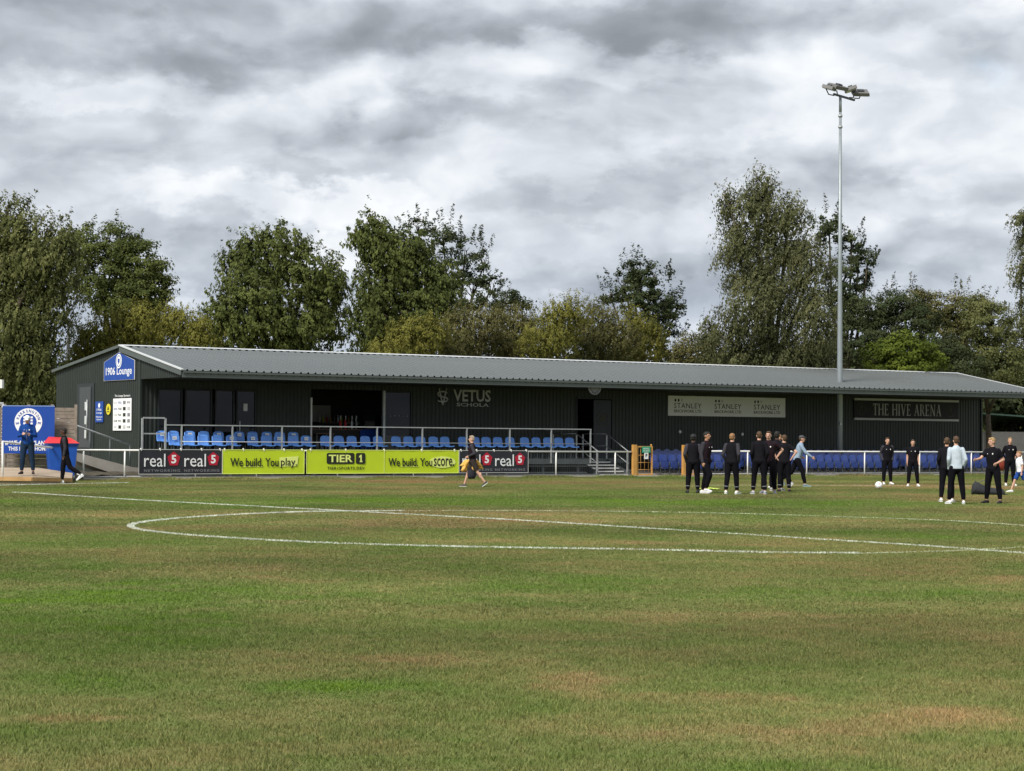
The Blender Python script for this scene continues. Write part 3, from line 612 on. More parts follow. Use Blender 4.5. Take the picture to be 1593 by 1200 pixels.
# Hive Arena board
def serif_text(s, w, h, depth=.006):
    """high-contrast serif capitals built from strokes"""
    T, t = .17, .07; G = {}
    def bar(x0, x1, z0, z1): return [(x0, z0), (x1, z0), (x1, z1), (x0, z1)]
    def sf(x, z, r=.16): return bar(x-r, x+r, z-.025 if z > .5 else z, z if z > .5 else z+.025) if False else bar(x-r, x+r, z-(.03 if z > .5 else 0), z+(0 if z > .5 else .03))
    def st(x): return [bar(x-T/2, x+T/2, 0, 1), sf(x, 0), sf(x, 1)]
    def dg(x0, x1, a, b, wd): return [(x0-wd/2, a), (x0+wd/2, a), (x1+wd/2, b), (x1-wd/2, b)]
    G['T'] = (.8, [bar(.4-T/2, .4+T/2, 0, 1), bar(.04, .76, .93, 1), bar(.04, .08, .78, 1), bar(.72, .76, .78, 1), sf(.4, 0)])
    G['H'] = (.95, st(.18)+st(.77)+[bar(.18, .77, .49, .55)])
    G['E'] = (.75, [bar(.12, .12+T, 0, 1), bar(.05, .66, 0, .06), bar(.05, .64, .94, 1), bar(.2, .52, .48, .54), bar(.63, .67, 0, .2), bar(.61, .65, .8, 1), bar(.50, .53, .40, .62)])
    G['I'] = (.42, st(.21)); G['V'] = (.9, [dg(.18, .46, 1, 0, T), dg(.74, .46, 1, 0, t), sf(.18, 1, .15), sf(.74, 1, .13)])
    G['A'] = (.92, [dg(.16, .45, 0, 1, t), dg(.74, .45, 0, 1, T), sf(.16, 0, .14), sf(.74, 0, .15), bar(.26, .64, .33, .39)])
    G['R'] = (.85, st(.18)+[bar(.18, .5, .94, 1), bar(.18, .5, .48, .54), bar(.50, .64, .56, .92), dg(.42, .72, .5, 0, T), sf(.76, 0, .1)])
    G['N'] = (.98, [bar(.16, .16+t, 0, 1), bar(.76, .76+t, 0, 1), dg(.2, .78, 1, 0, T), sf(.2, 0, .14), sf(.8, 1, .14), sf(.12, 1, .1)])
    G[' '] = (.42, []); x = 0; P = []
    for ch in s:
        wd, pl = G[ch]; P += [[(x+a, b) for a, b in q] for q in pl]; x += wd+.02
    mb = MB()
    for i, q in enumerate(P):
        A = sum(q[k][0]*q[(k+1) % 4][1]-q[(k+1) % 4][0]*q[k][1] for k in range(4)); q = q if A > 0 else q[::-1]
        mb.prism([((a/x-.5)*w, (b-.5)*h) for a, b in q], -depth-.0004*(i % 5), 0)
    return mb
a, b = onV(1328, 637, VSG), onV(1490, 637, VSG); hw = (b.x-a.x)/2; p = Vector(((a.x+b.x)/2, VSG, onV(1409, 638, VSG).z)); k_ = onV(1409, 623.5, VSG).z-p.z
sg = S_empty('advertising_board', 'black THE HIVE ARENA board between two grey rails', p.x, VSG, p.z)
MB().box((-hw, -.03, -k_), (hw, 0, k_)).build('board', M['sign_black'], sg)
for z in (-k_-.02, k_+.02): MB().box((-hw, -.08, z-.055), (hw, 0, z+.055)).build('rail', M['sign_grey'], sg)
xa, xb = UX(1357, VSG, 638)-p.x, UX(1464, VSG, 638)-p.x
serif_text('THE HIVE ARENA', xb-xa, .60).build('lettering', flat('silver_print', (.36, .36, .35)), sg, ((xa+xb)/2, -.033, 0))
for px in (1339, 1478):
    xx = UX(px, VSG, 638)-p.x; e = ring_mb(.30, .32, -.036, -.031).build('emblem', M['brass'], sg, (xx, 0, 0)); t_ = serif_text('H', .22, .3); t_.build('emblem_letter', M['brass'], e, (0, -.033, .06)); serif_text('HIVE', .3, .1).build('emblem_letter', M['brass'], e, (0, -.033, -.18))
# round plaque below the canopy edge
p = onV(925, 602, VE+.25); sg = S_empty('crest_plaque', 'round grey crest plaque half hidden behind the canopy fascia above the doorway', p.x, VE+.25, p.z)
MB().prism(disc_poly(.36), -.02, .02).build('disc', M['grey_print'], sg); ring_mb(.24, .26, -.027, -.021).build('crest_ring', M['black_print'], sg); arc_text('1906', .30, .08, -math.pi/2, 1.0, M['black_print'], sg, -.024)
# gable signs
ga = lambda px, py: onU(px, py, UA-.05)
def gx(px, ref): return -(ga(px, 600).y-ref)
rl = ga(186, 570); sg = S_empty('building_sign', 'blue pointed 1906 Lounge sign with oval crest high on the gable wall', UA-.05, rl.y, rl.z, gableside=True)
xl, xr = gx(162, rl.y), gx(210, rl.y); zt, zm, zb = ga(186, 548).z-rl.z, ga(162, 557).z-rl.z+.0, ga(186, 592).z-rl.z
zm = zt-.38
for s_, y_, mt in ((1, 0, 'sign_grey'), (.965, -.012, 'royal')):
    c_ = (xl+xr)/2; h_ = (zt+zb)/2
    poly = [(xl, zb), (xr, zb), (xr, zm), (c_, zt), (xl, zm)]; poly = [(c_+(x-c_)*s_, h_+(z-h_)*s_) for x, z in poly]
    MB().prism(poly, -.02+y_, 0+y_).build('board' if s_ < 1 else 'board_edge', M[mt], sg)
cxx = (xl+xr)/2
text('1906 Lounge', cxx, ga(186, 579).z-rl.z, (xr-xl)*.84, .42, M['white_print'], sg, -.036, bold=.01)
e = MB().prism(disc_poly(.30), -.038, -.033).build('crest', M['white_print'], sg, (cxx, 0, ga(186, 562).z-rl.z)); ring_mb(.21, .235, -.044, -.040).build('crest_ring', M['royal'], e); MB().prism([(-.09, .1), (.09, .1), (.09, -.03), (0, -.14), (-.09, -.03)], -.045, -.040).build('crest_shield', M['royal'], e)
rl = ga(155, 641); sg = S_empty('wall_sign', 'small upright blue Lounge sign between the door and the yellow disc', UA-.05, rl.y, rl.z, gableside=True); hw = -gx(149.5, rl.y)
MB().box((-hw, -.02, -.44), (hw, 0, .44)).build('board', M['royal'], sg); MB().prism(disc_poly(.10), -.028, -.022).build('crest', M['white_print'], sg, (0, 0, .27))
text('1906', 0, .09, hw*1.2, .10, M['white_print'], sg, -.025); text('Lounge', 0, -.05, hw*1.4, .10, M['white_print'], sg, -.025); text('Welcome to', 0, -.21, hw*1.6, .07, M['white_print'], sg, -.025); text('Rylands', 0, -.33, hw*1.2, .08, M['white_print'], sg, -.025)
rl = ga(169, 637); sg = S_empty('wall_sign', 'round yellow safety disc on the gable wall', UA-.05, rl.y, rl.z, gableside=True)
MB().prism(disc_poly(.23), -.02, 0).build('disc', M['yellow'], sg); MB().prism([(-.1, -.02), (.1, -.02), (0, .15)], -.026, -.021).build('symbol', M['black_print'], sg); text('NOTICE', 0, -.1, .26, .06, M['black_print'], sg, -.024)
rl = ga(190.5, 645); sg = S_empty('sponsor_board', 'white sponsor poster crowded with small logos beside the corner', UA-.05, rl.y, rl.z, gableside=True); hw = -gx(177, rl.y)
hz = ga(190, 620).z-rl.z
MB().box((-hw, -.02, -hz), (hw, 0, hz)).build('board', M['white_print'], sg)
text('The Lounge Sponsors', 0, hz+.10, hw*1.7, .12, M['white_print'], sg, -.01, name='heading')
rr = random.Random(3)
lc = ['black_print', 'sign_grey', 'royal', 'black_print', 'grey_print']
for r_ in range(5):
    for c_ in range(4):
        x_ = -hw*.72+c_*hw*.48; z_ = hz*.74-r_*hz*.38; m_ = M[rr.choice(lc)]
        if rr.random() < .45: MB().box((x_-hw*.13, -.026, z_-.07), (x_+hw*.15, -.021, z_+.07)).build('logo', m_, sg)
        else: text(rr.choice(['ABC', 'inn', 'CLUB', 'MCA', 'Hall', 'Park']), x_, z_, hw*.34, .09, m_, sg, -.024, name='logo')
# ------------------------------------------------------------------ deck with blue shell seats
deck = thing('seating_deck', 'raised steel seating deck with grey handrails along the clubhouse front', 'platform', W(0, 0), TH)
DU0, DU1, DV, DZ = UA+.05, 4.85, .95, .78
for i in range(20):
    w_ = (DU1-DU0)/20; MB().box((DU0+i*w_+.004, DV, DZ-.05), (DU0+(i+1)*w_-.004, VW-.06, DZ)).build('deck_panel', M['dark_steel'], deck)
MB().box((DU0, DV-.04, DZ-.24), (DU1, DV-.002, DZ+.0)).build('edge_beam', M['dark_steel'], deck)
MB().box((DU0, 2.05, DZ+.002), (UX(478, 2.4, 690), 3.2, DZ+.15)).build('rear_step', M['dark_steel'], deck)
for i in range(11):
    u = DU0+.4+i*1.9
    if u < DU1: MB().box((u, DV+.1, .03), (u+.12, DV+.22, DZ-.06)).build('support', M['dark_steel'], deck)
MB().beam((DU1-4.3, DV+.1, .16), (DU1-.1, DV+.1, .16), .06, .06).build('brace', M['dark_steel'], deck)
MB().beam((DU1-4.3, DV+.1, .45), (DU1-.1, DV+.1, .45), .06, .08).build('brace', M['dark_steel'], deck)
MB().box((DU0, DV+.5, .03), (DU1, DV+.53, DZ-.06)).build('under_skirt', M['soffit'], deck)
RT = 2.09; RM = 1.44
upos = [UX(p_, .9, 685) for p_ in (282, 361, 438, 513.5, 586, 656.5, 725.5, 792.5, 857)]+[DU1-.02]
for u in upos: MB().box((u-.027, DV-.10, DZ-.2), (u+.027, DV-.045, RT-.022)).build('rail_post', M['galv'], deck)
ul = UX(257, .9, 660)
MB().box((ul, DV-.10, RT-.022), (DU1+.02, DV-.045, RT+.022)).build('handrail', M['galv'], deck)
MB().tube([(upos[0], DV-.12, RM), (DU1, DV-.12, RM)], .018, 6).build('mid_rail', M['galv'], deck)
ub = UX(221, .9, 660)
for u in (ub, ul): MB().box((u-.035, DV-.10, DZ-.1), (u+.035, DV-.045, 2.35)).build('rail_post', M['galv'], deck)
MB().box((ub+.035, DV-.10, 2.33), (ul-.035, DV-.045, 2.39)).build('handrail', M['galv'], deck); MB().box((ub+.035, DV-.09, 1.72), (ul-.035, DV-.055, 1.77)).build('mid_rail', M['galv'], deck)
# landing, side rails and the steps down to the pitch
LV = 2.45; LU1 = 7.95
MB().box((DU1+.004, LV, DZ-.05), (LU1, VW-.06, DZ-.0)).build('landing', M['dark_steel'], deck); MB().box((DU1+.004, LV-.03, DZ-.2), (LU1, LV-.002, DZ-.052)).build('landing_beam', M['dark_steel'], deck)
def rail_run(pts, r=.025, mid=None):
    MB().tube(pts, r, 6).build('handrail', M['galv'], deck)
    if mid: MB().tube([(a, b, c-mid) for a, b, c in pts], r*.75, 6).build('mid_rail', M['galv'], deck)
su0, su1 = DU1+.35, 6.9; SV0, SV1 = LV, .75
for uu in (su0, su1):
    top = DZ+1.12
    rail_run([(uu, LV+.02, top), (uu, SV1+.05, top-.80)], .028, .55)
    for t_ in (0, 1): 
        v_ = LV+.02-t_*(LV-SV1-.10); MB().box((uu-.03, v_-.03, .0 if t_ else DZ-.1), (uu+.03, v_+.03, top-.8*t_*.95)).build('rail_post', M['galv'], deck)
    MB().beam((uu, LV, DZ-.12), (uu, SV1, .06), .05, .22).build('stringer', M['dark_steel'], deck)
    rail_run([(uu, LV+.03, top), (uu, VW-.15, top)], .028, .55)
    MB().box((uu-.03, VW-.2, DZ), (uu+.03, VW-.14, top)).build('rail_post', M['galv'], deck)
for i in range(5):
    v_ = LV-.02-i*.33; z_ = DZ-.14-i*.135
    MB().box((su0+.03, v_-.30, z_-.035), (su1-.03, v_, z_)).build('tread', M['dark_steel'], deck); MB().box((su0+.03, v_-.335, z_-.06), (su1-.03, v_-.303, z_+.004)).build('nosing', M['white_paint'], deck)
MB().box((su0-.6, VW-.4, 2.02), (su0+.1, VW-.36, 2.10)).build('notice_strip', M['black_vinyl'], deck)
# blue shell seat
def shell_seat():
    prof = [(-.23, .40), (-.21, .43), (-.12, .425), (.02, .41), (.14, .42), (.19, .47), (.215, .56), (.235, .68), (.25, .78), (.255, .84)]  # y (front -), z
    mb = MB(); nx = 8; vs = []; w = .245
    for i, (y, z) in enumerate(prof):
        ww = w*(.93 if i == 0 else 1 if i < 5 else (1.0, .99, .97, .93, .72)[i-5])
        for j in range(nx+1):
            s_ = -1+2*j/nx; curve = .035*s_*s_
            zz = z+(curve*.6 if i < 5 else 0)-(abs(s_)**4*.03 if i == len(prof)-1 else 0); yy = y-(curve if i >= 5 else 0)
            vs.append((s_*ww, yy, zz))
    m = nx+1; N = len(vs)
    top = [(i*m+j, i*m+j+1, (i+1)*m+j+1, (i+1)*m+j) for i in range(len(prof)-1) for j in range(nx)]
    und = [(x, y+.012*(1 if z > .5 else 0), z-(.014 if z < .5 else .006)) for x, y, z in vs]
    fs = top+[tuple(q+N for q in f[::-1]) for f in top]
    B = [i*m for i in range(len(prof))]+[(len(prof)-1)*m+j for j in range(1, m)]+[i*m+nx for i in range(len(prof)-2, -1, -1)]+[j for j in range(nx-1, 0, -1)]
    fs += [(B[i], B[(i+1) % len(B)], B[(i+1) % len(B)]+N, B[i]+N) for i in range(len(B))]
    mb.add(vs+und, fs, 0, True); return mb.mesh('shell', M['blue_seat'])
SHELL = shell_seat()
fm_ = MB(); 
for x in (-.14, .14): fm_.box((x-.015, -.12, -.10), (x+.015, -.08, .39)); fm_.box((x-.015, .10, -.10), (x+.015, .14, .39)); fm_.box((x-.015, -.14, .385), (x+.015, .15, .403))
FRAME = fm_.mesh('leg_frame', M['dark_steel'])
ORD = ['first', 'second', 'third', 'fourth', 'fifth', 'sixth', 'seventh', 'eighth', 'ninth', 'tenth', 'eleventh', 'twelfth', 'thirteenth', 'fourteenth', 'fifteenth', 'sixteenth', 'seventeenth', 'eighteenth', 'nineteenth', 'twentieth']
def ordw(i):
    if i < 20: return ORD[i]
    tens = {2: 'twenty', 3: 'thirty', 4: 'forty'}[(i+1)//10]; r_ = (i+1) % 10
    return {'twenty': 'twentieth', 'thirty': 'thirtieth', 'forty': 'fortieth'}[tens] if r_ == 0 else tens+'-'+ORD[r_-1]
SHEETS = {}
def blue_seat(u, v, z, label, grp):
    t = thing('shell_seat', label, 'seat', W(u, v, z+.10), TH+random.uniform(-.03, .03), grp)
    obj('shell', SHELL, t); obj('leg_frame', FRAME, t)
    return t
front_px = [[266+8, 297, 319, 341, 363], [396, 417, 437, 459, 479], [509, 530, 550, 571, 591], [619, 638, 657, 677, 695], [723, 742, 759, 777, 796], [819, 837, 855, 872, 889]]
back_px = [[255, 273, 298, 320, 343], [375, 396, 418, 438, 459]]
gn = ['at the left end', 'second group along', 'in front of the bar opening', 'middle group', 'behind the walking man', 'nearest the steps']
WB, WF = {0: 0, 2: 0, 4: 0}, {}
paper_at = {('f', 0, 0), ('f', 0, 4), ('f', 1, 0), ('f', 1, 2), ('f', 1, 4), ('b', 0, 0), ('b', 0, 2), ('b', 0, 4), ('b', 1, 0), ('b', 1, 2), ('b', 1, 4)}
def put_row(tagc, rows, v, z):
    for gi, g_ in enumerate(rows):
        for si, px in enumerate(g_):
            u = UX(px-3, v+.2, 683); row = 'front' if tagc == 'f' else 'back'
            has = (tagc, gi, si) in paper_at
            lab = 'light blue seat, %s of five, %s row, %s' % (ORD[si], row, gn[gi])
            blue_seat(u, v, z, lab, 'light blue shell seats on the deck')
            if has:
                o = thing('reserved_sheet', 'white paper sheet taped to the backrest of the %s blue seat, %s row, %s' % (ORD[si], row, ['left end', 'second group'][gi]), 'paper', W(u, v+.17, z+.80), TH, 'paper sheets on the blue seats')
                MB().box((-.09, -.006, -.06), (.09, -.002, .07)).build('sheet', M['paper'], o); text('RESERVED', 0, .0, .12, .025, M['grey_print'], o, -.009)
put_row('f', front_px, 1.35, DZ); put_row('b', back_px, 2.45, DZ+.15)
# ------------------------------------------------------------------ navy tip-up seats
def tipup():
    bk = MB(); pr = [(-.20, .0), (.20, .0), (.205, .22), (.18, .32), (.12, .38), (0, .40), (-.12, .38), (-.18, .32), (-.205, .22)]
    bk.prism(pr, 0, .03); bk.prism([(-.15, .08), (.15, .08), (.14, .28), (-.14, .28)], -.014, -.002)
    b_ = bk.mesh('backrest', M['navy_seat'])
    st = MB(); st.prism([(-.185, .0), (.185, .0), (.195, .06), (.195, .26), (.17, .30), (-.17, .30), (-.195, .26), (-.195, .06)], 0, .04); st.prism([(-.16, .06), (.16, .06), (.16, .28), (-.16, .28)], -.012, -.002)
    s_ = st.mesh('seat_pan', M['navy_seat'])
    fr_ = MB(); fr_.box((-.255, .0, 0), (-.225, .05, .62)); fr_.box((-.26, -.14, 0), (-.22, .2, .02)); fr_.box((-.25, -.13, .32), (-.225, .1, .36)); fr_.box((-.225, .03, .30), (.225, .07, .34))
    return b_, s_, fr_.mesh('bracket', M['dark_steel'])
TB, TS, TF = tipup()
rowname = ['front', 'second', 'third', 'back']; gaps0 = [(1149, 1166), (1392, 1413)]
for r_ in range(4):
    v = .75+r_*.78; z = .03+r_*.075; u = UX(1020, v, 715)+(.26 if r_ % 2 else 0); i = 0
    if r_: MB().box((UX(1012, .7, 715), v-.30, .03), (UX(1568, .7, 715)+.6, v+.48-.002, z)).build('terrace_step', M['concrete'], None, W(0, 0), TH, kind='structure')
    umax = UX(1568, .75, 715)
    while u < umax:
        px = 796.5+F*(W(u, v).x/W(u, v).y)
        if not (r_ == 0 and any(a < px < b for a, b in gaps0)):
            lab = 'folded navy tip-up seat, %s row, %s from the orange gates' % (rowname[r_], ordw(i))
            t = thing('tip_up_seat', lab, 'seat', W(u, v, z), TH, 'navy tip-up seats along the stand'); jit = random.uniform(-.006, .006)
            obj('backrest', TB, t, (jit, .10, .57)).rotation_euler.x = -.16
            o = obj('seat_pan', TS, t, (jit, -.02, .30)); o.rotation_euler.x = random.choice([.06, .06, .07, .1])
            obj('bracket', TF, t); i += 1
        u += .535
print('seats', len(bpy.data.objects))
# ------------------------------------------------------------------ pitch barrier, gates, banners
fence = thing('pitch_barrier', 'white and grey tubular pitch barrier in front of the deck', 'fence', W(0, 0), TH)
def barrier(parent, posts, u0, u1, white=True, z=1.10, low=True):
    for u in posts: MB().tube([(u, 0, -.02), (u, 0, z-.03)], .032, 8).build('post', M['white_paint'], parent)
    MB().tube([(u0, 0, z), (u1, 0, z)], .034, 8).build('top_rail', M['white_paint'], parent)
    if low: MB().tube([(u0, 0, .10), (u1, 0, .10)], .018, 6).build('low_rail', M['galv'], parent)
gate_u = UX(983, 0, 715)
barrier(fence, [UX(p_, 0, 715) for p_ in (130, 194, 304, 399, 525, 643, 757, 865, 957)], UX(110, 0, 700), gate_u)
mesh_mb = MB()
u = UX(828, 0, 715)
while u < gate_u-.05: mesh_mb.box((u, .03, .12), (u+.006, .036, 1.05)); u += .10
z = .15
while z < 1.05: mesh_mb.box((UX(828, 0, 715), .037, z), (gate_u-.05, .043, z+.006)); z += .1
mesh_mb.build('mesh_infill', M['dark_steel'], fence, kind='stuff')
fence2 = thing('pitch_barrier', 'white tubular pitch barrier in front of the navy seats', 'fence', W(0, 0), TH)
g2u = UX(1064, 0, 715)
barrier(fence2, [UX(p_, 0, 715) for p_ in (1078, 1163, 1255, 1345, 1430.5, 1511, 1589)], g2u+.1, UX(1660, 0, 715), z=1.14)
def orange_gate(u, w, label, sign=False, leaf=True):
    t = thing('pitch_gate', label, 'gate', W(u, -.02), TH, 'orange pitch gates')
    MB().box((-.10, -.07, -.02), (.10, .07, 1.42)).build('gate_post', M['orange'], t)
    lf = MB(); x0, x1 = .14, w
    for x in (x0, x1-.06): lf.box((x, -.03, .05), (x+.06, .03, 1.36))
    for z_ in (.05, 1.30): lf.box((x0+.06, -.03, z_), (x1-.06, .03, z_+.06))
    if leaf:
        L = lf.build('gate_leaf', M['orange'], t)
        for z_ in (.30, .62, .95): MB().tube([(x0+.05, 0, z_), (x1-.05, 0, z_)], .014, 6).build('bar', M['orange'], L)
        for j in range(1, 4): MB().tube([(x0+(x1-x0)*j/4, 0, .1), (x0+(x1-x0)*j/4, 0, 1.3)], .009, 6).build('bar', M['orange'], L)
        MB().tube([(x1-.03, .05, 1.36), (x1-.03, .05, 1.44)], .04, 8).build('latch', M['orange'], L)
    return t
t = orange_gate(gate_u+.12, 1.02, 'orange gate with green notice at the foot of the steps')
n_ = thing('notice', 'small green notice on the orange gate', 'sign', W(gate_u+.12+.62, -.08, 1.2), TH); MB().box((-.23, -.02, -.14), (.23, 0, .14)).build('board', flat('green_print', (.02, .30, .16)), n_); text('NOTICE', 0, .04, .34, .07, M['white_print'], n_, -.026); text('NO ENTRY', 0, -.06, .34, .06, M['white_print'], n_, -.026)
n_ = thing('notice', 'small black and white P notice under the green one on the gate', 'sign', W(gate_u+.12+.62, -.08, .92), TH); MB().box((-.11, -.02, -.14), (.11, 0, .14)).build('board', M['white_print'], n_); text('P', 0, .02, .10, .16, M['black_print'], n_, -.026, bold=.03)
t = orange_gate(g2u, .62, 'orange gate post and narrow leaf behind the standing pair')
# adverts hung on the barrier
def banner(px0, px1, label, mat, top=700.8, bot=736.5, edge='sign_grey'):
    v = -.06; xm = (px0+px1)/2; a, b = onV(px0, 718, v).x, onV(px1, 718, v).x; zt = 1.13; zb = .19
    t = thing('advertising_banner', label, 'banner', W((a+b)/2, v, (zt+zb)/2), TH, 'adverts hung on the pitch barrier'); hw, hz = (b-a)/2, (zt-zb)/2
    nx, nz = max(8, int(hw*2/.2)), 6; vs = []
    for i in range(nx+1):
        for j in range(nz+1):
            x = -hw+2*hw*i/nx; z_ = -hz+2*hz*j/nz; vs.append((x, .004*math.sin(x*5+z_*3)+.003*math.sin(x*13-z_*9), z_+.008*math.sin(x*4.3)*(1 if j in (0, nz) else 0)))
    fs = [(i*(nz+1)+j, (i+1)*(nz+1)+j, (i+1)*(nz+1)+j+1, i*(nz+1)+j+1) for i in range(nx) for j in range(nz)]
    N = len(vs); MB().add(vs+[(x, y+.006, z_) for x, y, z_ in vs], fs+[tuple(q+N for q in f[::-1]) for f in fs], 0, True).build('sheet', M[mat], t)
    if edge:
        e = MB(); e.box((-hw-.01, -.012, -hz-.015), (hw+.01, -.003, -hz+.01)); e.box((-hw-.01, -.012, hz-.01), (hw+.01, -.003, hz+.015)); e.box((-hw-.012, -.012, -hz+.01), (-hw+.008, -.003, hz-.01)); e.box((hw-.008, -.012, -hz+.01), (hw+.012, -.003, hz-.01)); e.build('edging', M[edge], t)
    for sx_ in (-.95, -.5, 0, .5, .95): MB().beam((sx_*hw, .02, hz-.05), (sx_*hw, .03, hz+.06), .02, .09).build('cable_tie', M['white_paint'], t)
    return t, (a+b)/2, hw, hz
def real5(t, c, xs):
    for x0, x1, p0, p1 in xs:
        X_ = lambda q: onV(q, 718, -.06).x-c
        text('real', (X_(x0)+X_(x1))/2, .06, X_(x1)-X_(x0), .50, M['white_print'], t, -.018, bold=.0)
        pc = (X_(p0)+X_(p1))/2; r_ = (X_(p1)-X_(p0))/2*1.04
        MB().prism([(r_*math.cos(math.pi/2+i*2*math.pi/5), r_*1.05*math.sin(math.pi/2+i*2*math.pi/5)) for i in range(5)][::1], -.022, -.014).build('pentagon', M['crimson'], t, (pc, 0, .10))
        text('5', pc, .10, r_*.75, .33, M['white_print'], t, -.026, bold=.03)
        text('NETWORKING', (X_(x0)+X_(p1))/2, -.34, X_(p1)-X_(x0), .10, M['grey_print'], t, -.018, spacing=1.3, bold=.012)
t, c, hw, hz = banner(216, 345.5, 'black real 5 NETWORKING banner left of the lime ones', 'black_vinyl'); real5(t, c, [(224, 257, 260, 280), (286.5, 320, 322, 341)])
t, c, hw, hz = banner(714.5, 821.5, 'black real 5 NETWORKING banner behind the man in shorts', 'black_vinyl'); real5(t, c, [(719, 747, 748.5, 765.5), (770, 799, 800.5, 816.5)])
M['lime_edge'] = M['lime_pale']
def lime_text(t, c, s, x0, x1, zc=-.02, h=.34, bold=.014): X_ = lambda q: onV(q, 718, -.06).x-c; return text(s, (X_(x0)+X_(x1))/2, zc, X_(x1)-X_(x0), h, M['black_print'], t, -.024, bold=bold)
t, c, hw, hz = banner(346.5, 473, 'lime green banner reading We build. You play.', 'lime', edge='lime_edge'); X_ = lambda q: onV(q, 718, -.06).x-c
MB().prism([(X_(435), -.20), (X_(462), -.17), (X_(464), .22), (X_(434.5), .17)], -.018, -.012).build('highlight', M['lime_pale'], t)
MB().box((X_(379), -.018, -.20), (X_(408), -.012, -.175)).build('underline', M['lime_pale'], t)
lime_text(t, c, 'We build. You', 358, 433); lime_text(t, c, 'play.', 436.5, 461.5, -.05, .40, .01)
t, c, hw, hz = banner(477, 713, 'long lime green TIER 1 banner reading We build. You score.', 'lime', edge='lime_edge'); X_ = lambda q: onV(q, 718, -.06).x-c
def rbox(x0, x1, z0, z1, r_=.05): return [(x0+r_, z0), (x1-r_, z0), (x1, z0+r_), (x1, z1-r_), (x1-r_, z1), (x0+r_, z1), (x0, z1-r_), (x0, z0+r_)]
MB().prism(rbox(X_(508), X_(551), -.09, .36), -.018, -.012).build('logo_block', M['black_print'], t); MB().prism(rbox(X_(553.5), X_(568), -.09, .36), -.018, -.012).build('logo_block', M['black_print'], t)
text('TIER', (X_(511)+X_(548))/2, .135, X_(548)-X_(511), .30, M['lime_pale'], t, -.022, bold=.02); MB().prism([(-.04, -.10), (-.04, -.15), (.04+.04, -.15), (.08, -.10), (.045, -.10), (.045, .15), (-.005, .15), (-.075, .085), (-.075, .03), (-.015, .07), (-.015, -.10)], -.022, -.018).build('lettering', M['lime_pale'], t, ((X_(553.5)+X_(568))/2, 0, .135))
text('TIER1SPORTS.DEV', (X_(509)+X_(567))/2, -.26, X_(567)-X_(509), .12, M['black_print'], t, -.018, bold=.01, spacing=1.15)
MB().prism([(X_(688)+1.05*math.cos(a_)*.62, -.02+.24*math.sin(a_)) for a_ in [i*math.pi/12 for i in range(24)]], -.018, -.012).build('highlight', M['lime_pale'], t)
MB().box((X_(624), -.018, -.20), (X_(651), -.012, -.175)).build('underline', M['lime_pale'], t)
lime_text(t, c, 'We build. You', 604, 672); lime_text(t, c, 'score.', 674.5, 706, -.02, .34, .012)
MB().box((X_(597.5)-.012, -.016, -hz+.01), (X_(597.5)+.012, -.010, hz-.01)).build('seam', M['lime_pale'], t)
# ------------------------------------------------------------------ floodlight mast and other poles
pm = W(20.9, 2.0); mast = thing('floodlight_mast', 'tall grey floodlight mast rising through the clubhouse roof', 'floodlight', pm, TH)
MB().tube([(0, 0, .1), (0, 0, 4.9), (-.0, 0, 10), (.0, 0, 18.0)], [.15, .14, .105, .07], 12).build('mast', M['mast'], mast)
MB().tube([(0, 0, 18.0), (0, 0, 18.75)], [.075, .07], 10).build('mast_head', M['mast'], mast)
for z_ in (17.2, 17.75): MB().tube([(0, 0, z_), (0, 0, z_+.10)], .11, 10).build('collar', M['galv'], mast)
MB().prism(disc_poly(.06), -.24, -.10).build('cable_gland', M['galv'], mast, (-.15, 0, 2.5))
MB().beam((-.45, 0, 18.85), (.95, 0, 18.68), .10, .09).build('crossbar', M['dark_steel'], mast)
def lamp_head(cx, cz, w_, tilt, rz_, lab=None, par=mast):
    e = MB(); e.prism([(-w_/2, -.06), (w_/2, -.06), (w_/2*.92, .10), (-w_/2*.92, .10)], -.28, .28)
    b_ = e.build('lamp_housing', principled('lamp_grey', (.15, .148, .145), .6, .2), par, (cx, 0, cz), rz_); b_.rotation_euler = (tilt, 0, rz_)
    MB().box((-w_/2+.05, -.25, -.085), (w_/2-.05, .25, -.062)).build('lens', principled('lens', (.45, .45, .45), .2), b_)
    MB().box((-.16, -.1, .102), (.16, .1, .18)).build('gear_box', M['dark_steel'], b_); return b_
lamp_head(-.75, 19.12, .62, .3, .5); lamp_head(-.15, 19.22, 1.05, .42, .15); lamp_head(.70, 19.20, .8, -.3, .9); lamp_head(1.35, 19.08, .85, .55, -.5)
for x0, x1 in ((-.42, -.95), (.1, -.25), (.6, .95), (.95, 1.4)):
    MB().tube([(x0, 0, 18.78), ((x0+x1)/2+.1*(1 if x1 > 0 else -1), 0, 18.80), (x1, 0, 19.05)], .03, 6).build('bracket', M['dark_steel'], mast)
p = atY(106, 570, 108); lm = thing('floodlight', 'short white lamp post with a tilted lamp behind the clubhouse', 'floodlight', (p.x, p.y, 0))
zt = atY(105, 505, 108).z
MB().tube([(0, 0, 0), (0, 0, zt)], [.13, .09], 10).build('mast', M['white_paint'], lm); b_ = MB().prism([(-.4, -.1), (.4, -.1), (.32, .14), (-.32, .14)], -.2, .2).build('lamp_housing', M['galv'], lm, (-.05, 0, zt+.15)); b_.rotation_euler = (.3, .7, .3)
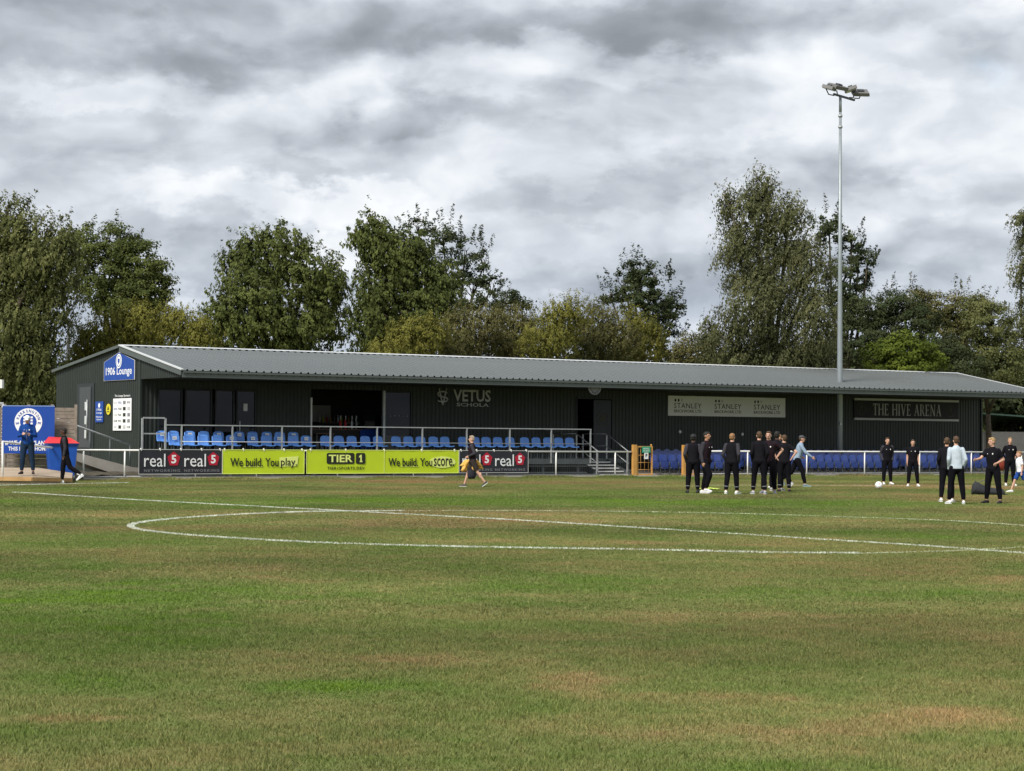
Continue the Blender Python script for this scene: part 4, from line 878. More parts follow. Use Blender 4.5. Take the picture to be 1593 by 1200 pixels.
for px, pt in ((912, 524), (1063, 530)):
    p = atY(px, 560, 112); t = thing('thin_pole', 'thin pale pole behind the roof, the one %s' % ('in front of the golden bushes' if px < 1000 else 'in the gap left of the birch'), 'pole', (p.x, p.y, 0), 0, 'thin poles behind the roof')
    MB().tube([(0, 0, 0), (0, 0, atY(px, pt, 112).z)], [.07, .045], 8).build('shaft', M['galv'], t); MB().tube([(0, 0, atY(px, pt, 112).z), (0, 0, atY(px, pt, 112).z+.08)], .06, 8).build('cap', M['galv'], t)
# ------------------------------------------------------------------ left corner: ramp, path, club banner, bin, goal
ramp = thing('access_ramp', 'grey concrete access ramp with steel handrail below the lounge door', 'ramp', W(0, 0), TH)
RVv = 2.2
def rp(px, py, v=RVv): q = onV(px, py, v); return (q.x, q.z)
poly = [rp(118, 704), rp(118, 717), rp(196, 744), rp(285, 747), rp(285, 735), rp(206, 727)]
poly = [(x, max(z_, -.0)) for x, z_ in poly]
MB().prism(poly, RVv, RVv+1.5).build('ramp_body', M['concrete'], ramp)
hp = [rp(86, 650), rp(205, 693)]
MB().tube([(x, RVv+.05, z_) for x, z_ in hp], .035, 8).build('handrail', M['galv'], ramp)
for px in (86, 141, 172, 203):
    f_ = (px-86)/119; q = rp(px, 650+43*f_); zb_ = rp(px, 712+.25*(px-118))[1] if px > 100 else .3; MB().tube([(q[0], RVv+.05, q[1]), (q[0], RVv+.05, max(0.05, zb_))], .03, 8).build('rail_post', M['dark_steel'], ramp)
mo = MB(); nx, ny = 22, 8; vs = []
a0 = W(-20.5, .25); 
for i in range(nx+1):
    for j in range(ny+1):
        u_, v_ = -22+i*.42, .2+j*.5; h_ = max(0, .28*math.sin(math.pi*min(1, max(0, (u_+22.6)/8.5))))*math.sin(math.pi*min(1, .15+j/ny)); h_ += .05*math.sin(u_*5+j)*math.cos(j*2.1+u_*3); q = W(u_, v_); vs.append((q.x, q.y, max(-.03, h_)))
mo.add(vs, [(i*(ny+1)+j, (i+1)*(ny+1)+j, (i+1)*(ny+1)+j+1, i*(ny+1)+j+1) for i in range(nx) for j in range(ny)], 0, True); struct('earth_bank', mo, M['soil'])
# raised path where the man with the phone stands
PY = 69.5; zq = gnd(42, 738); man_p = atY(42, 738, PY); PZ = man_p.z
pa = [atY(-70, 741.5, PY-1.0), atY(50, 743, PY-1.0), atY(112, 744.5, PY+1.5), atY(113, 736, PY+5), atY(60, 728, PY+5.5), atY(-70, 727, PY+5.5)]
pth = MB(); n = len(pa); pth.add([(q.x, q.y, q.z) for q in pa]+[(q.x, q.y, -.02) for q in pa], [(0, 1, 4, 5), (1, 2, 3, 4)]+[(j, j+n, (j+1) % n+n, (j+1) % n) for j in range(n)])
struct('path', pth, M['paving'])
ed = MB()
for q0_, q1_ in ((pa[0], pa[1]), (pa[1], pa[2])): ed.beam((q0_.x, q0_.y-.05, q0_.z-.055), (q1_.x, q1_.y-.05, q1_.z-.055), .06, .13)
struct('path_edge', ed, M['orange_timber'])
bk = MB(); fr_l = [gnd(-90, 752.5), gnd(50, 751.5), gnd(112, 750)]; n = 3
bk.add([(q.x, q.y, -.01) for q in fr_l]+[(q.x, q.y-.08, q.z-.10) for q in pa[:3]]+[(q.x, q.y+.3, q.z-.12) for q in pa[:3]], [(0, 1, 4, 3), (1, 2, 5, 4), (3, 4, 7, 6), (4, 5, 8, 7)], 0, True); struct('grass_bank', bk, M['turf'])
# slatted fence panels and club banner
BY = 76.0; fz = thing('panel_fence', 'weathered horizontal board fence behind the blue club banner', 'fence', (atY(-30, 700, BY).x, BY, 0), .10)
x1 = atY(115, 700, BY).x-atY(-30, 700, BY).x; zt = atY(60, 634, BY).z; z_ = .12; i = 0
while z_ < zt-.1:
    for s_ in range(4): 
        xa = x1*s_/4; MB().box((xa+.04, -.015-.012*((i+s_) % 2), z_), (xa+x1/4-.04, .0-.012*((i+s_) % 2), z_+.125)).build('board', M['timber'], fz)
    z_ += .135; i += 1
for s_ in range(5): MB().box((x1*s_/4-.05, -.05, 0), (x1*s_/4+.05, .05, zt+.12)).build('post', M['timber'], fz)
a = atY(5, 631, BY-.3); b = atY(84, 706, BY-.3); cb = thing('club_banner', 'royal blue club banner with round white crest on the board fence', 'banner', ((a.x+b.x)/2, BY-.35, (a.z+b.z)/2), .10); hw = (b.x-a.x)/2; hz = (a.z-b.z)/2
MB().box((-hw, 0, -hz), (hw, .02, hz)).build('sheet', M['royal'], cb); MB().box((-hw, -.012, hz-.03), (hw, -.002, hz)).build('edging', flat('pale_blue', (.2, .3, .6)), cb)
cr = MB().prism(disc_poly(.50, 36), -.006, 0).build('crest', M['white_print'], cb, (.0, -.004, hz*.32)); MB().prism(disc_poly(.30, 30), -.012, -.008).build('crest_field', M['royal'], cr)
arc_text('WARRINGTON', .40, .11, math.pi/2, 2.5, M['royal'], cr, -.010); arc_text('E', .40, .11, math.pi+.12, 0, M['royal'], cr, -.010); arc_text('E', .40, .11, -.12, 0, M['royal'], cr, -.010)
for i in range(3):
    for j in range(4): MB().box((-.18+.13*i, -.016, -.20+.11*j), (-.10+.13*i, -.012, -.13+.11*j)).build('crest_square', M['white_print'], cr)
text('# WE ARE RYLANDS', 0, -hz*.56, hw*1.75, .17, M['white_print'], cb, -.008, bold=.03); text('THIS IS OUR HOME', 0, -hz*.80, hw*1.5, .15, M['white_print'], cb, -.008, bold=.02)
# bin
bp_ = atY(91, 742, 75.0); bn = thing('large_bin', 'large blue wheeled bin with red lid beside the board fence', 'bin', (bp_.x+.05, 75.2, 0), .35)
zt = atY(100, 690, 75).z; bb = MB(); bb.rings([[(-.42, -.36, .18), (.42, -.36, .18), (.42, .36, .18), (-.42, .36, .18)], [(-.52, -.46, zt-.04), (.52, -.46, zt-.04), (.52, .46, zt-.04), (-.52, .46, zt-.04)]], 0, False); bb.build('bin_body', M['blue_plastic'], bn)
MB().box((-.56, -.50, zt-.06), (.56, .50, zt)).build('rim', M['blue_plastic'], bn)
ld = MB(); ld.rings([[(-.60, -.54, zt+.005), (.58, -.54, zt+.005), (.58, .5, zt+.005), (-.60, .5, zt+.005)], [(-.40, -.10, zt+.16), (.40, -.10, zt+.10), (.40, .45, zt+.20), (-.40, .45, zt+.24)]], 0, False); ld.build('lid', M['red_plastic'], bn)
for x in (-.42, .42):
    for y in (-.34, .34): MB().tube([(x-.03, y, .10), (x+.03, y, .10)], .10, 12).build('wheel', M['dark_steel'], bn)
# goal at the left edge: its near post and a short run of barrier tilting down to the corner
gp = gnd(2, 744); goal = thing('goal_frame', 'white goal post and crossbar cut by the left edge of the picture', 'goal', (gp.x, gp.y, 0))
gz = atY(4, 629, gp.y).z
MB().tube([(0, 0, 0), (.05, 0, gz)], .075, 12).build('goal_post', M['white_paint'], goal); MB().tube([(.05, 0, gz), (-4.5, -1.5, gz)], .07, 12).build('crossbar', M['white_paint'], goal); MB().tube([(-4.5, -1.5, 0), (-4.5, -1.5, gz)], .075, 12).build('goal_post', M['white_paint'], goal)
nt = MB()
MB().tube([(.05, 0, gz), (-.15, 1.0, gz), (-.2, 1.9, .05)], .025, 8).build('net_support', M['white_paint'], goal)
q0, q1 = atY(4, 687.5, 68.6), W(UX(112, 0, 700), 0, 1.1); sr = thing('sloping_barrier', 'white barrier rail sloping up to the left in front of the phone user', 'fence', (0, 0, 0))
MB().tube([q0, q1], .036, 8).build('top_rail', M['white_paint'], sr); MB().tube([(q0.x+.02, q0.y, 0), q0], .035, 8).build('post', M['white_paint'], sr); MB().tube([(q1.x, q1.y, 0), q1], .035, 8).build('post', M['white_paint'], sr)
p = atY(0, 597, 80); lp = thing('lamp_box', 'white box lamp head at the left picture edge above the goal', 'light', (p.x, 80, 0)); MB().tube([(-.25, 0, 0), (-.25, 0, p.z)], .05, 8).build('pole', M['dark_steel'], lp); MB().prism([(-.3, -.18), (.12, -.18), (.12, .15), (-.3, .19)], -.15, .15).build('lamp_housing', M['white_paint'], lp, (0, 0, p.z))
# ------------------------------------------------------------------ right corner beyond the clubhouse
sh = thing('storage_shed', 'low grey sheeted shed with green framed roof beyond the clubhouse', 'shed', (atY(1560, 690, 125).x, 125, 0), .2)
zz1, zz0 = atY(1560, 672, 125).z, 0
MB().box((-3.2, 0, 0), (6, 3, zz1)).build('wall', principled('shed_grey', (.14, .135, .13), .8, dirt=(.4, (.09, .085, .08))), sh)
MB().add([(-1.5, -.5, zz1+1.1), (7, -.5, zz1+.6), (7, 3.4, zz1+.4), (-1.5, 3.4, zz1+.7)], [(0, 1, 2, 3)]).build('roof', principled('shed_green', (.03, .055, .045), .7), sh)
for a_, b_ in (((-1.6, -.5, zz1+1.1), (7, -.5, zz1+.6)), ((-1.6, -.5, 0), (-1.6, -.5, zz1+1.1)), ((-3.2, -.5, 0), (-1.6, -.5, zz1+1.1))): MB().beam(a_, b_, .09, .09).build('frame_bar', principled('green_steel', (.04, .075, .06), .6), sh)
rb = W(UX(1557, -.15, 725), -.2, .5); t = thing('sports_bag', 'red holdall hanging from the barrier behind the pointing man', 'bag', rb, TH)
MB().ell((0, 0, 0), (.32, .14, .30), 14, 10).build('bag_body', principled('red_fabric', (.22, .035, .02), .8), t); MB().tube([(-.2, -.05, .2), (-.12, -.05, .5), (.12, -.05, .5), (.2, -.05, .2)], .018, 6).build('strap', M['black_vinyl'], t)
p = gnd(1536, 770); t = thing('sports_bag', 'black holdall lying on the grass behind the pointing man', 'bag', p, -.1)
bb = MB(); prf = [(-.46, .16), (-.44, .32), (-.36, .42), (-.22, .34), (0, .24), (.25, .20), (.46, .18), (.5, .1)]
bb.rings([[(x, -.17*s_[0], h_*s_[1]+.0) for s_ in ((1, .06), (1.15, .45), (.8, .9), (0, 1.0), (-.8, .9), (-1.15, .45), (-1, .06))] for x, h_ in prf]); bb.build('bag_body', principled('black_fabric', (.02, .022, .025), .8), t)
MB().tube([(-.3, -.1, .36), (-.1, -.16, .44), (.1, -.1, .26)], .014, 6).build('strap', principled('strap_grey', (.09, .10, .11), .8), t); MB().tube([(.3, -.16, .12), (.46, -.18, .02), (.6, -.1, .03)], .014, 6).build('strap', M['black_vinyl'], t)
# football
p = gnd(1367, 761); bl = thing('football', 'white and pink football on the grass near the two watching men', 'ball', (p.x, p.y, .13))
bl_m = MB().ell((0, 0, 0), (.125, .125, .125), 20, 14).build('cover', M['white_print'], bl)
for i, (a_, b_) in enumerate([(0, .3), (1.2, -.4), (2.5, .5), (3.7, -.2), (4.9, .45), (-1.6, -.75), (-1.57, .35)]):
    d_ = Vector((math.cos(a_)*math.cos(b_), math.sin(a_)*math.cos(b_), math.sin(b_))); MB().ell(d_*.094, (.035, .035, .035), 10, 8).build('patch', principled('pink_patch', (.45, .10, .12), .5), bl)
p = gnd(1101, 762.5); t = thing('training_bib', 'fluorescent yellow training bib dropped on the grass', 'bib', p, -.2)
vs = []; 
for i in range(13):
    for j in range(7): x, y = -.3+.05*i, -.6+.2*j; vs.append((x*1.15, y*.6, .03+.05*abs(math.sin(i*1.3+j*.8))*math.exp(-abs(x)*2.2)))
MB().add(vs, [(i*7+j, (i+1)*7+j, (i+1)*7+j+1, i*7+j+1) for i in range(12) for j in range(6)], 0, True).build('cloth', flat('fluo', (.55, .75, .10)), t)
p = gnd(1581, 765); 
# ------------------------------------------------------------------ trees
def leaves_mesh(name, cen, size, tone, mat, elong=1.6, vert=False, seed=0, nor=None):
    r = np.random.default_rng(seed); n = len(cen)
    a = r.normal(size=(n, 3)); 
    if vert: a[:, 2] = -np.abs(a[:, 2])*3-1
    if nor is not None:
        q = nor+r.normal(size=(n, 3))*.45+np.array([0, 0, .35]); q /= np.linalg.norm(q, axis=1)[:, None]+1e-6
        a = a-q*(a*q).sum(1)[:, None]; a /= np.linalg.norm(a, axis=1)[:, None]+1e-6; b = np.cross(q, a)
    else: a /= np.linalg.norm(a, axis=1)[:, None]; b = np.cross(a, r.normal(size=(n, 3)))
    b = b+0; b /= np.linalg.norm(b, axis=1)[:, None]
    s = size[:, None]; A = a*s*elong/2; B = b*s/2
    vs = np.empty((n, 4, 3), np.float32); vs[:, 0] = cen-A; vs[:, 1] = cen+B-A*.1; vs[:, 2] = cen+A; vs[:, 3] = cen-B-A*.1
    me = bpy.data.meshes.new(name); me.vertices.add(n*4); me.vertices.foreach_set('co', vs.reshape(-1)); me.loops.add(n*4); me.loops.foreach_set('vertex_index', np.arange(n*4, dtype=np.int32))
    me.polygons.add(n); me.polygons.foreach_set('loop_start', np.arange(0, n*4, 4, dtype=np.int32)); me.update(calc_edges=True)
    t = me.attributes.new('tone', 'FLOAT', 'POINT'); t.data.foreach_set('value', np.repeat(np.clip(tone, 0, 1), 4).astype(np.float32)); me.materials.append(mat); return me
TREE_TOTAL = [0]
def tree(kind, label, base, Y, lobes, mat, density=1.0, leaf=.15, weep=0.0, lean=(0, 0), bark='bark', group='trees behind the clubhouse', seed=0, fill=True, cr=(.35, .75), trunk_r=.22, spikes=0, lk=1.75, ls=.74):
    leaf = leaf*ls; r = np.random.default_rng(seed+100); bpt = atY(base[0], 690, Y); root = thing(kind, label, 'bush' if 'bush' in kind else 'tree', (bpt.x, Y, 0), 0, group)
    P, S, T, NN = [], [], [], []; LC = []
    for (px, py, rx, ry) in lobes:
        dy = r.uniform(-1, 1)*rx*Y/F*.5; c = atY(px, py, Y+dy); R = np.array([rx*Y/F, rx*Y/F*.85, ry*Y/F]); c = np.array(c)-np.array([bpt.x, Y, 0]); LC.append((c, R))
        area = 4*math.pi*((R[0]*R[1])**1.6/3+2*(R[0]*R[2])**1.6/3)**(1/1.6)
        nc = int(area*2.5*density)
        d = r.normal(size=(nc, 3)); d /= np.linalg.norm(d, axis=1)[:, None]; d[:, 1] = np.where(d[:, 1] > .35, -d[:, 1]*.7, d[:, 1])
        rad = r.uniform(.60, 1.04, nc)**.8; rad[r.random(nc) < .06] *= 1.03
        bump = 1+.10*np.sin(d[:, 0]*7+seed)*np.sin(d[:, 2]*6+px)
        cc = c+d*R*(rad*bump)[:, None]; ltone = r.uniform(-.08, .08)
        for q in range(nc):
            k_ = int(r.uniform(34, 62)*lk); crr = r.uniform(*cr); tn = r.normal(.46, .14)+ltone
            if weep:
                ns = max(2, k_//10); st = cc[q]+r.normal(size=(ns, 3))*crr*.6; Ls = r.uniform(.5, 1.0, ns)*weep; t = r.uniform(0, 1, (ns, 12))
                pts = st[:, None, :]+np.stack([lean[0]*t**1.3*Ls[:, None], lean[1]*t*Ls[:, None], -t*Ls[:, None]+.25*np.sin(t*2)*Ls[:, None]], 2)+r.normal(0, .05, (ns, 12, 3)); pts = pts.reshape(-1, 3)
            else:
                g_ = r.normal(size=(k_, 3)); g_ /= np.linalg.norm(g_, axis=1)[:, None]; pts = cc[q]+g_*(r.uniform(0, 1, (k_, 1))**.5)*crr*np.array([1, 1, .62])+np.array([lean[0], 0, 0])*r.uniform(-.5, .5, (k_, 1))*crr
            P.append(pts); S.append(leaf*r.uniform(.45, 1.1, len(pts))); T.append(r.normal(tn, .07, len(pts))); w_ = d[q]/R; w_ = w_/np.linalg.norm(w_); g2_ = (pts-cc[q])/crr; NN.append(w_*.9+g2_*.6)
        if fill:  # inner filler leaves coloured darker, shade painted into the crown's core
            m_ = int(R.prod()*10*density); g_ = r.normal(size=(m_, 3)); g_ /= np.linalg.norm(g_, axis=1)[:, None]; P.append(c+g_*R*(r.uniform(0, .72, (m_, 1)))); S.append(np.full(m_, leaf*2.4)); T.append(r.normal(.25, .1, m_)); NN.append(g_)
        # single shoots that break the outline
        ns = int((3+spikes*.5)*(rx+ry)/80); 
        for q in range(ns):
            an = r.uniform(-.3, math.pi+.3); dd = np.array([math.cos(an), r.uniform(-.3, .3), abs(math.sin(an))]); st = c+dd*R*.95; L = r.uniform(.5, 1.3)*(1.5 if spikes else 1); L *= .62; st = c+dd*R*.88; up = dd*.5+np.array([lean[0]*.7, 0, .7 if not weep else .1]); m_ = int(60*L); t = r.uniform(0, 1, (m_, 1))
            P.append(st+up*t*L+r.normal(0, .10, (m_, 3))*(1.3-t)); S.append(leaf*r.uniform(.5, 1.1, m_)); T.append(r.normal(.5, .1, m_)); NN.append(np.tile(dd, (m_, 1)))
    P = np.concatenate(P); S = np.concatenate(S); T = np.concatenate(T); NN = np.concatenate(NN); ok = P[:, 2] > .1; P, S, T, NN = P[ok], S[ok], T[ok], NN[ok]; TREE_TOTAL[0] += len(P)
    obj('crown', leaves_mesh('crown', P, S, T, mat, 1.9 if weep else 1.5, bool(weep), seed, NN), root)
    tb = MB(); hi = max(c[2] for c, R in LC); lo = min(c[2]-R[2] for c, R in LC); tx = np.mean([c[0] for c, R in LC])
    fork = np.array([tx*.25, 0, max(1.5, hi*.35)])
    tb.tube([(0, 0, -.1), tuple(fork*.5), tuple(fork)], [trunk_r, trunk_r*.8, trunk_r*.65], 8)
    for c, R in LC:
        m_ = (fork+c)/2+r.normal(0, .25, 3); m_[2] = min(m_[2]+.3, c[2]) if c[2] > fork[2] else m_[2]
        tip = c+np.array([r.normal(0, .3), 0, R[2]*.6]); tb.tube([tuple(fork), tuple(m_), tuple(c), tuple(tip)], [trunk_r*.5, trunk_r*.36, trunk_r*.22, trunk_r*.06], 6)
        for q in range(7):
            d = r.normal(size=3); d /= np.linalg.norm(d); d[2] = abs(d[2])*.8; e = c+d*R*.9; tb.tube([tuple(c-np.array([0, 0, R[2]*.3])*r.uniform(0, 1)), tuple((c+e)/2+r.normal(0, .15, 3)), tuple(e)], [trunk_r*.17, trunk_r*.11, .012], 5)
    tb.build('trunk', M[bark], root); return root
L_olive = leaf_mat('olive_leaves', (0.0968, 0.1088, 0.0387), (0.1613, 0.1705, 0.0645)); L_green = leaf_mat('green_leaves', (0.0760, 0.0955, 0.0293), (0.1385, 0.1619, 0.0467)); L_gold = leaf_mat('golden_willow_leaves', (0.1415, 0.1415, 0.0312), (0.2294, 0.2196, 0.0508))
L_dark = leaf_mat('dark_leaves', (0.0439, 0.0586, 0.0256), (0.0842, 0.1025, 0.0439)); L_birch = leaf_mat('birch_leaves', (0.0914, 0.1001, 0.0435), (0.1567, 0.1610, 0.0765)); L_bright = leaf_mat('bright_maple_leaves', (0.0756, 0.1058, 0.0166), (0.1323, 0.1663, 0.0257)); L_brown = leaf_mat('brownish_leaves', (0.1065, 0.1065, 0.0406), (0.1825, 0.1673, 0.0649))
tree('willow_tree', 'large drooping olive tree at the left edge behind the lounge', (10, 690), 104, [(12, 350, 52, 50), (68, 390, 55, 60), (10, 430, 62, 75), (75, 470, 50, 75), (10, 540, 78, 90), (60, 590, 42, 60), (-10, 620, 60, 60), (100, 400, 30, 45)], L_olive, .85, .15, 1.1, (-.25, 0), seed=1, trunk_r=.4)
tree('sycamore_tree', 'tall mid green broadleaf tree second from the left edge', (180, 690), 118, [(185, 380, 34, 42), (215, 415, 40, 45), (165, 440, 50, 48), (238, 450, 30, 34), (135, 385, 32, 38), (205, 470, 50, 40), (257, 452, 14, 22)], L_green, .95, .17, seed=2, cr=(.35, .65), trunk_r=.35, fill=False)
tree('golden_willow_bush', 'wide golden green willow bush behind the lounge roof peak', (220, 690), 108, [(222, 507, 52, 38), (275, 515, 45, 42), (165, 528, 50, 40), (130, 560, 28, 42), (310, 530, 28, 45), (200, 560, 60, 35)], L_gold, 1.4, .11, .5, (.1, 0), group='bushes behind the clubhouse', seed=3, cr=(.3, .6), spikes=-6)
tree('round_broadleaf_tree', 'rounded green tree standing alone left of centre', (430, 690), 116, [(432, 395, 50, 46), (385, 425, 48, 50), (478, 432, 50, 58), (395, 490, 60, 55), (500, 495, 40, 55), (350, 490, 36, 38), (385, 385, 22, 24), (450, 520, 70, 50), (515, 450, 20, 40), (335, 530, 25, 40)], L_green, .85, .16, .45, (.5, 0), seed=4, trunk_r=.4)
tree('leaning_broadleaf_tree', 'tall windswept green tree at centre left with a pointed top', (610, 690), 114, [(580, 372, 34, 46), (612, 405, 42, 50), (595, 450, 52, 55), (650, 435, 45, 50), (582, 500, 42, 50), (660, 490, 50, 50), (688, 450, 26, 35), (560, 365, 14, 22), (600, 540, 50, 40), (640, 395, 30, 35)], L_green, .85, .16, .45, (.5, 0), seed=5, trunk_r=.4)
tree('sparse_poplar', 'sparse dark poplar with sky showing through right of the windswept tree', (700, 690), 126, [(650, 358, 24, 20), (690, 378, 30, 34), (722, 408, 26, 38), (752, 415, 13, 34), (762, 455, 18, 30), (735, 455, 24, 34), (690, 430, 34, 40), (722, 490, 30, 30)], L_dark, .42, .17, seed=6, fill=False, cr=(.25, .55), spikes=14)
tree('small_round_tree', 'small dark round treetop right of the sparse poplar', (797, 690), 130, [(795, 466, 20, 15), (812, 475, 14, 10), (780, 480, 18, 14)], L_dark, .9, .16, seed=7)
for i, (lab, lb, m_) in enumerate([('golden bush below the windswept tree', [(640, 530, 40, 38), (672, 520, 28, 32), (600, 552, 36, 24)], L_gold), ('brownish green bush left of centre behind the roof', [(725, 515, 42, 38), (760, 500, 28, 26), (700, 545, 40, 28)], L_brown), ('silvery tangled willow bush at centre', [(795, 505, 38, 36), (770, 540, 50, 28), (820, 530, 40, 32)], L_brown),
        ('tall feathery golden bush at centre', [(868, 500, 34, 36), (890, 488, 22, 26), (850, 530, 42, 32)], L_gold), ('olive bush beside the feathery golden one', [(930, 505, 38, 38), (905, 535, 42, 30), (955, 530, 40, 35)], L_brown), ('golden bush before the dark sycamore', [(985, 515, 36, 38), (1012, 535, 22, 34), (960, 550, 44, 22)], L_gold)]):
    tree('willow_bush', lab, ((lb[0][0]), 690), 106+i % 3*2.5, lb, m_, 1.5, .10, .45, (random.choice((-.3, .3)), 0), group='bushes behind the clubhouse', seed=20+i, cr=(.28, .55), trunk_r=.12, spikes=-6)
tree('dark_sycamore', 'dark open sycamore with upright branches right of the golden bushes', (1005, 690), 120, [(985, 428, 20, 22), (972, 450, 26, 26), (1015, 440, 26, 32), (950, 462, 14, 12), (1008, 480, 40, 34), (1042, 490, 20, 26), (1025, 530, 36, 40), (1055, 478, 10, 10)], L_dark, .62, .17, seed=8, cr=(.25, .5), spikes=18)
tree('brown_bush', 'brownish bush in the gap left of the birch', (1078, 690), 112, [(1075, 545, 30, 32), (1055, 560, 24, 24), (1100, 555, 24, 34)], L_brown, 1.0, .12, seed=9, group='bushes behind the clubhouse')
tree('weeping_birch', 'tall weeping birch with wispy top left of the floodlight mast', (1205, 690), 108, [(1190, 290, 22, 30), (1172, 330, 42, 42), (1225, 350, 38, 50), (1150, 395, 34, 60), (1205, 410, 48, 55), (1262, 420, 36, 60), (1180, 480, 58, 60), (1265, 500, 42, 60), (1145, 545, 42, 48), (1215, 560, 60, 45), (1275, 570, 34, 40), (1108, 515, 18, 26), (1130, 310, 12, 24)], L_birch, 1.15, .12, 1.2, (-.3, 0), 'birch_bark', seed=10, trunk_r=.3, cr=(.3, .6))
tree('dark_oak', 'dark broadleaf tree peeking out behind the birch and mast', (1310, 690), 122, [(1290, 358, 26, 26), (1325, 385, 16, 34), (1335, 420, 22, 34), (1310, 440, 30, 40), (1350, 405, 10, 12), (1310, 490, 40, 40)], L_dark, .62, .17, seed=11, cr=(.25, .5), spikes=10)
for i, (lab, kd, lb, m_, Yq) in enumerate([('dark hawthorn just right of the floodlight mast', 'hawthorn_tree', [(1350, 485, 42, 32), (1395, 478, 40, 26), (1335, 530, 40, 42), (1375, 520, 45, 40), (1420, 505, 40, 34)], L_dark, 120), ('brownish treetops in the middle of the right hedge line', 'hedge_tree', [(1450, 485, 38, 32), (1490, 490, 36, 34), (1425, 474, 28, 24), (1470, 520, 45, 38), (1520, 482, 26, 26)], L_brown, 122),
        ('olive tree at the right end of the hedge line', 'hedge_tree', [(1540, 505, 40, 42), (1515, 480, 22, 20), (1555, 560, 48, 50), (1510, 550, 36, 40)], L_olive, 118), ('shadowy dark tree between maple and right hedge', 'hedge_tree', [(1480, 560, 30, 36), (1460, 545, 30, 28), (1500, 580, 36, 30)], L_dark, 116)]):
    tree(kd, lab, (lb[0][0], 690), Yq, lb, m_, .95, .14, seed=40+i, cr=(.3, .6), spikes=6)
tree('bright_maple', 'low bright yellow-green maple behind the right part of the roof', (1410, 690), 113, [(1405, 545, 40, 30), (1440, 560, 32, 26), (1372, 562, 32, 24), (1410, 575, 50, 20)], L_bright, 1.0, .17, seed=12, cr=(.3, .55))
tree('weeping_birch', 'half cut-off birch at the right picture edge', (1610, 690), 134, [(1592, 345, 20, 26), (1612, 380, 28, 40), (1588, 418, 18, 22), (1610, 450, 34, 40), (1595, 520, 38, 50), (1600, 590, 46, 60)], L_birch, .75, .13, 1.0, (-.35, 0), 'birch_bark', seed=13, cr=(.3, .55))
tree('hedge_tree', 'dense dark greenery seen past the right end of the clubhouse', (1565, 690), 138, [(1545, 640, 45, 45), (1590, 635, 42, 42), (1530, 600, 40, 40), (1580, 590, 45, 40), (1510, 650, 36, 42), (1550, 680, 60, 24)], L_olive, 1.0, .17, seed=14)
# lower hedge line behind everything so no daylight shows between the trunks
for i, (px, w_) in enumerate([(-20, 90), (100, 80), (330, 80), (560, 70), (440, 70), (1080, 60), (1180, 100), (1320, 80), (1440, 80), (1580, 80), (220, 80), (680, 80), (810, 80), (940, 80)]):
    top = 555 if px not in (1320, 1440) else 540
    tree('hedge_bush', 'dark understorey bush %s' % ['at the far left edge', 'behind the short lamp post', 'between the golden bush and the rounded tree', 'under the windswept tree', 'between the two big left-hand trees', 'left foot of the birch', 'in the shade of the birch', 'behind the foot of the mast', 'behind the bright maple', 'at the far right edge', 'under the golden willow bush', 'behind the brownish green bush', 'behind the silvery willow bush', 'behind the olive bush'][i], (px, 690), 130, [(px-w_*.4, top+30, w_*.5, 42), (px+w_*.4, top+26, w_*.5, 42), (px, top+75, w_*.8, 60)], L_dark, .75, .26, group='bushes behind the clubhouse', seed=60+i, lk=.6, ls=1)
print('leaves', TREE_TOTAL[0])
# ------------------------------------------------------------------ people
def remesh(mb, name, mat, vox=.014, smooth=2, ratio=.45):
    me = mb.mesh(name, mat); o = bpy.data.objects.new(name, me); C.objects.link(o)
    m = o.modifiers.new('r', 'REMESH'); m.mode = 'VOXEL'; m.voxel_size = vox; m.use_smooth_shade = True
    if smooth: s_ = o.modifiers.new('s', 'SMOOTH'); s_.factor = .5; s_.iterations = smooth
    d_ = o.modifiers.new('d', 'DECIMATE'); d_.ratio = ratio
    dg = bpy.context.evaluated_depsgraph_get(); nm = bpy.data.meshes.new_from_object(o.evaluated_get(dg)); bpy.data.objects.remove(o); nm.name = name
    nm.materials.clear(); nm.materials.append(mat); return nm
SK = {'pale': principled('skin_pale', (.50, .29, .21), .5, var=.06), 'tan': principled('skin_tan', (.33, .18, .11), .5, var=.06), 'dark': principled('skin_dark', (.07, .035, .022), .45, var=.08)}
HR = {'brown': principled('hair_brown', (.075, .042, .022), .7, var=.3, scale=30), 'ginger': principled('hair_light_brown', (.24, .13, .06), .7, var=.3, scale=30), 'blond': principled('hair_blond', (.32, .21, .10), .7, var=.3, scale=30), 'black': principled('hair_black', (.015, .013, .012), .7), 'grey': principled('hair_grey', (.33, .26, .19), .7, var=.3, scale=30)}
def cloth(n, c): return principled(n, c, .9, 0, .06, .18, 7, .6, 25)
CL = {'black': cloth('black_cloth', (.0085, .008, .0105)), 'sleeve': cloth('charcoal_cloth', (.040, .038, .046)), 'maroon': cloth('black_maroon_cloth', (.018, .011, .015)), 'grey': cloth('pale_grey_cloth', (.40, .46, .52)), 'bluegrey': cloth('blue_grey_cloth', (.22, .29, .38)), 'navy': cloth('navy_cloth', (.015, .03, .06)), 'royal': cloth('blue_jacket_cloth', (.012, .05, .22)),
      'white': cloth('white_cloth', (.72, .72, .78)), 'blue': cloth('blue_shorts_cloth', (.02, .06, .25)), 'dark': cloth('dark_shorts_cloth', (.035, .028, .026)), 'trouser': cloth('trouser_cloth', (.0055, .0055, .008)), 'yellow': cloth('amber_bib_cloth', (.72, .42, .11))}
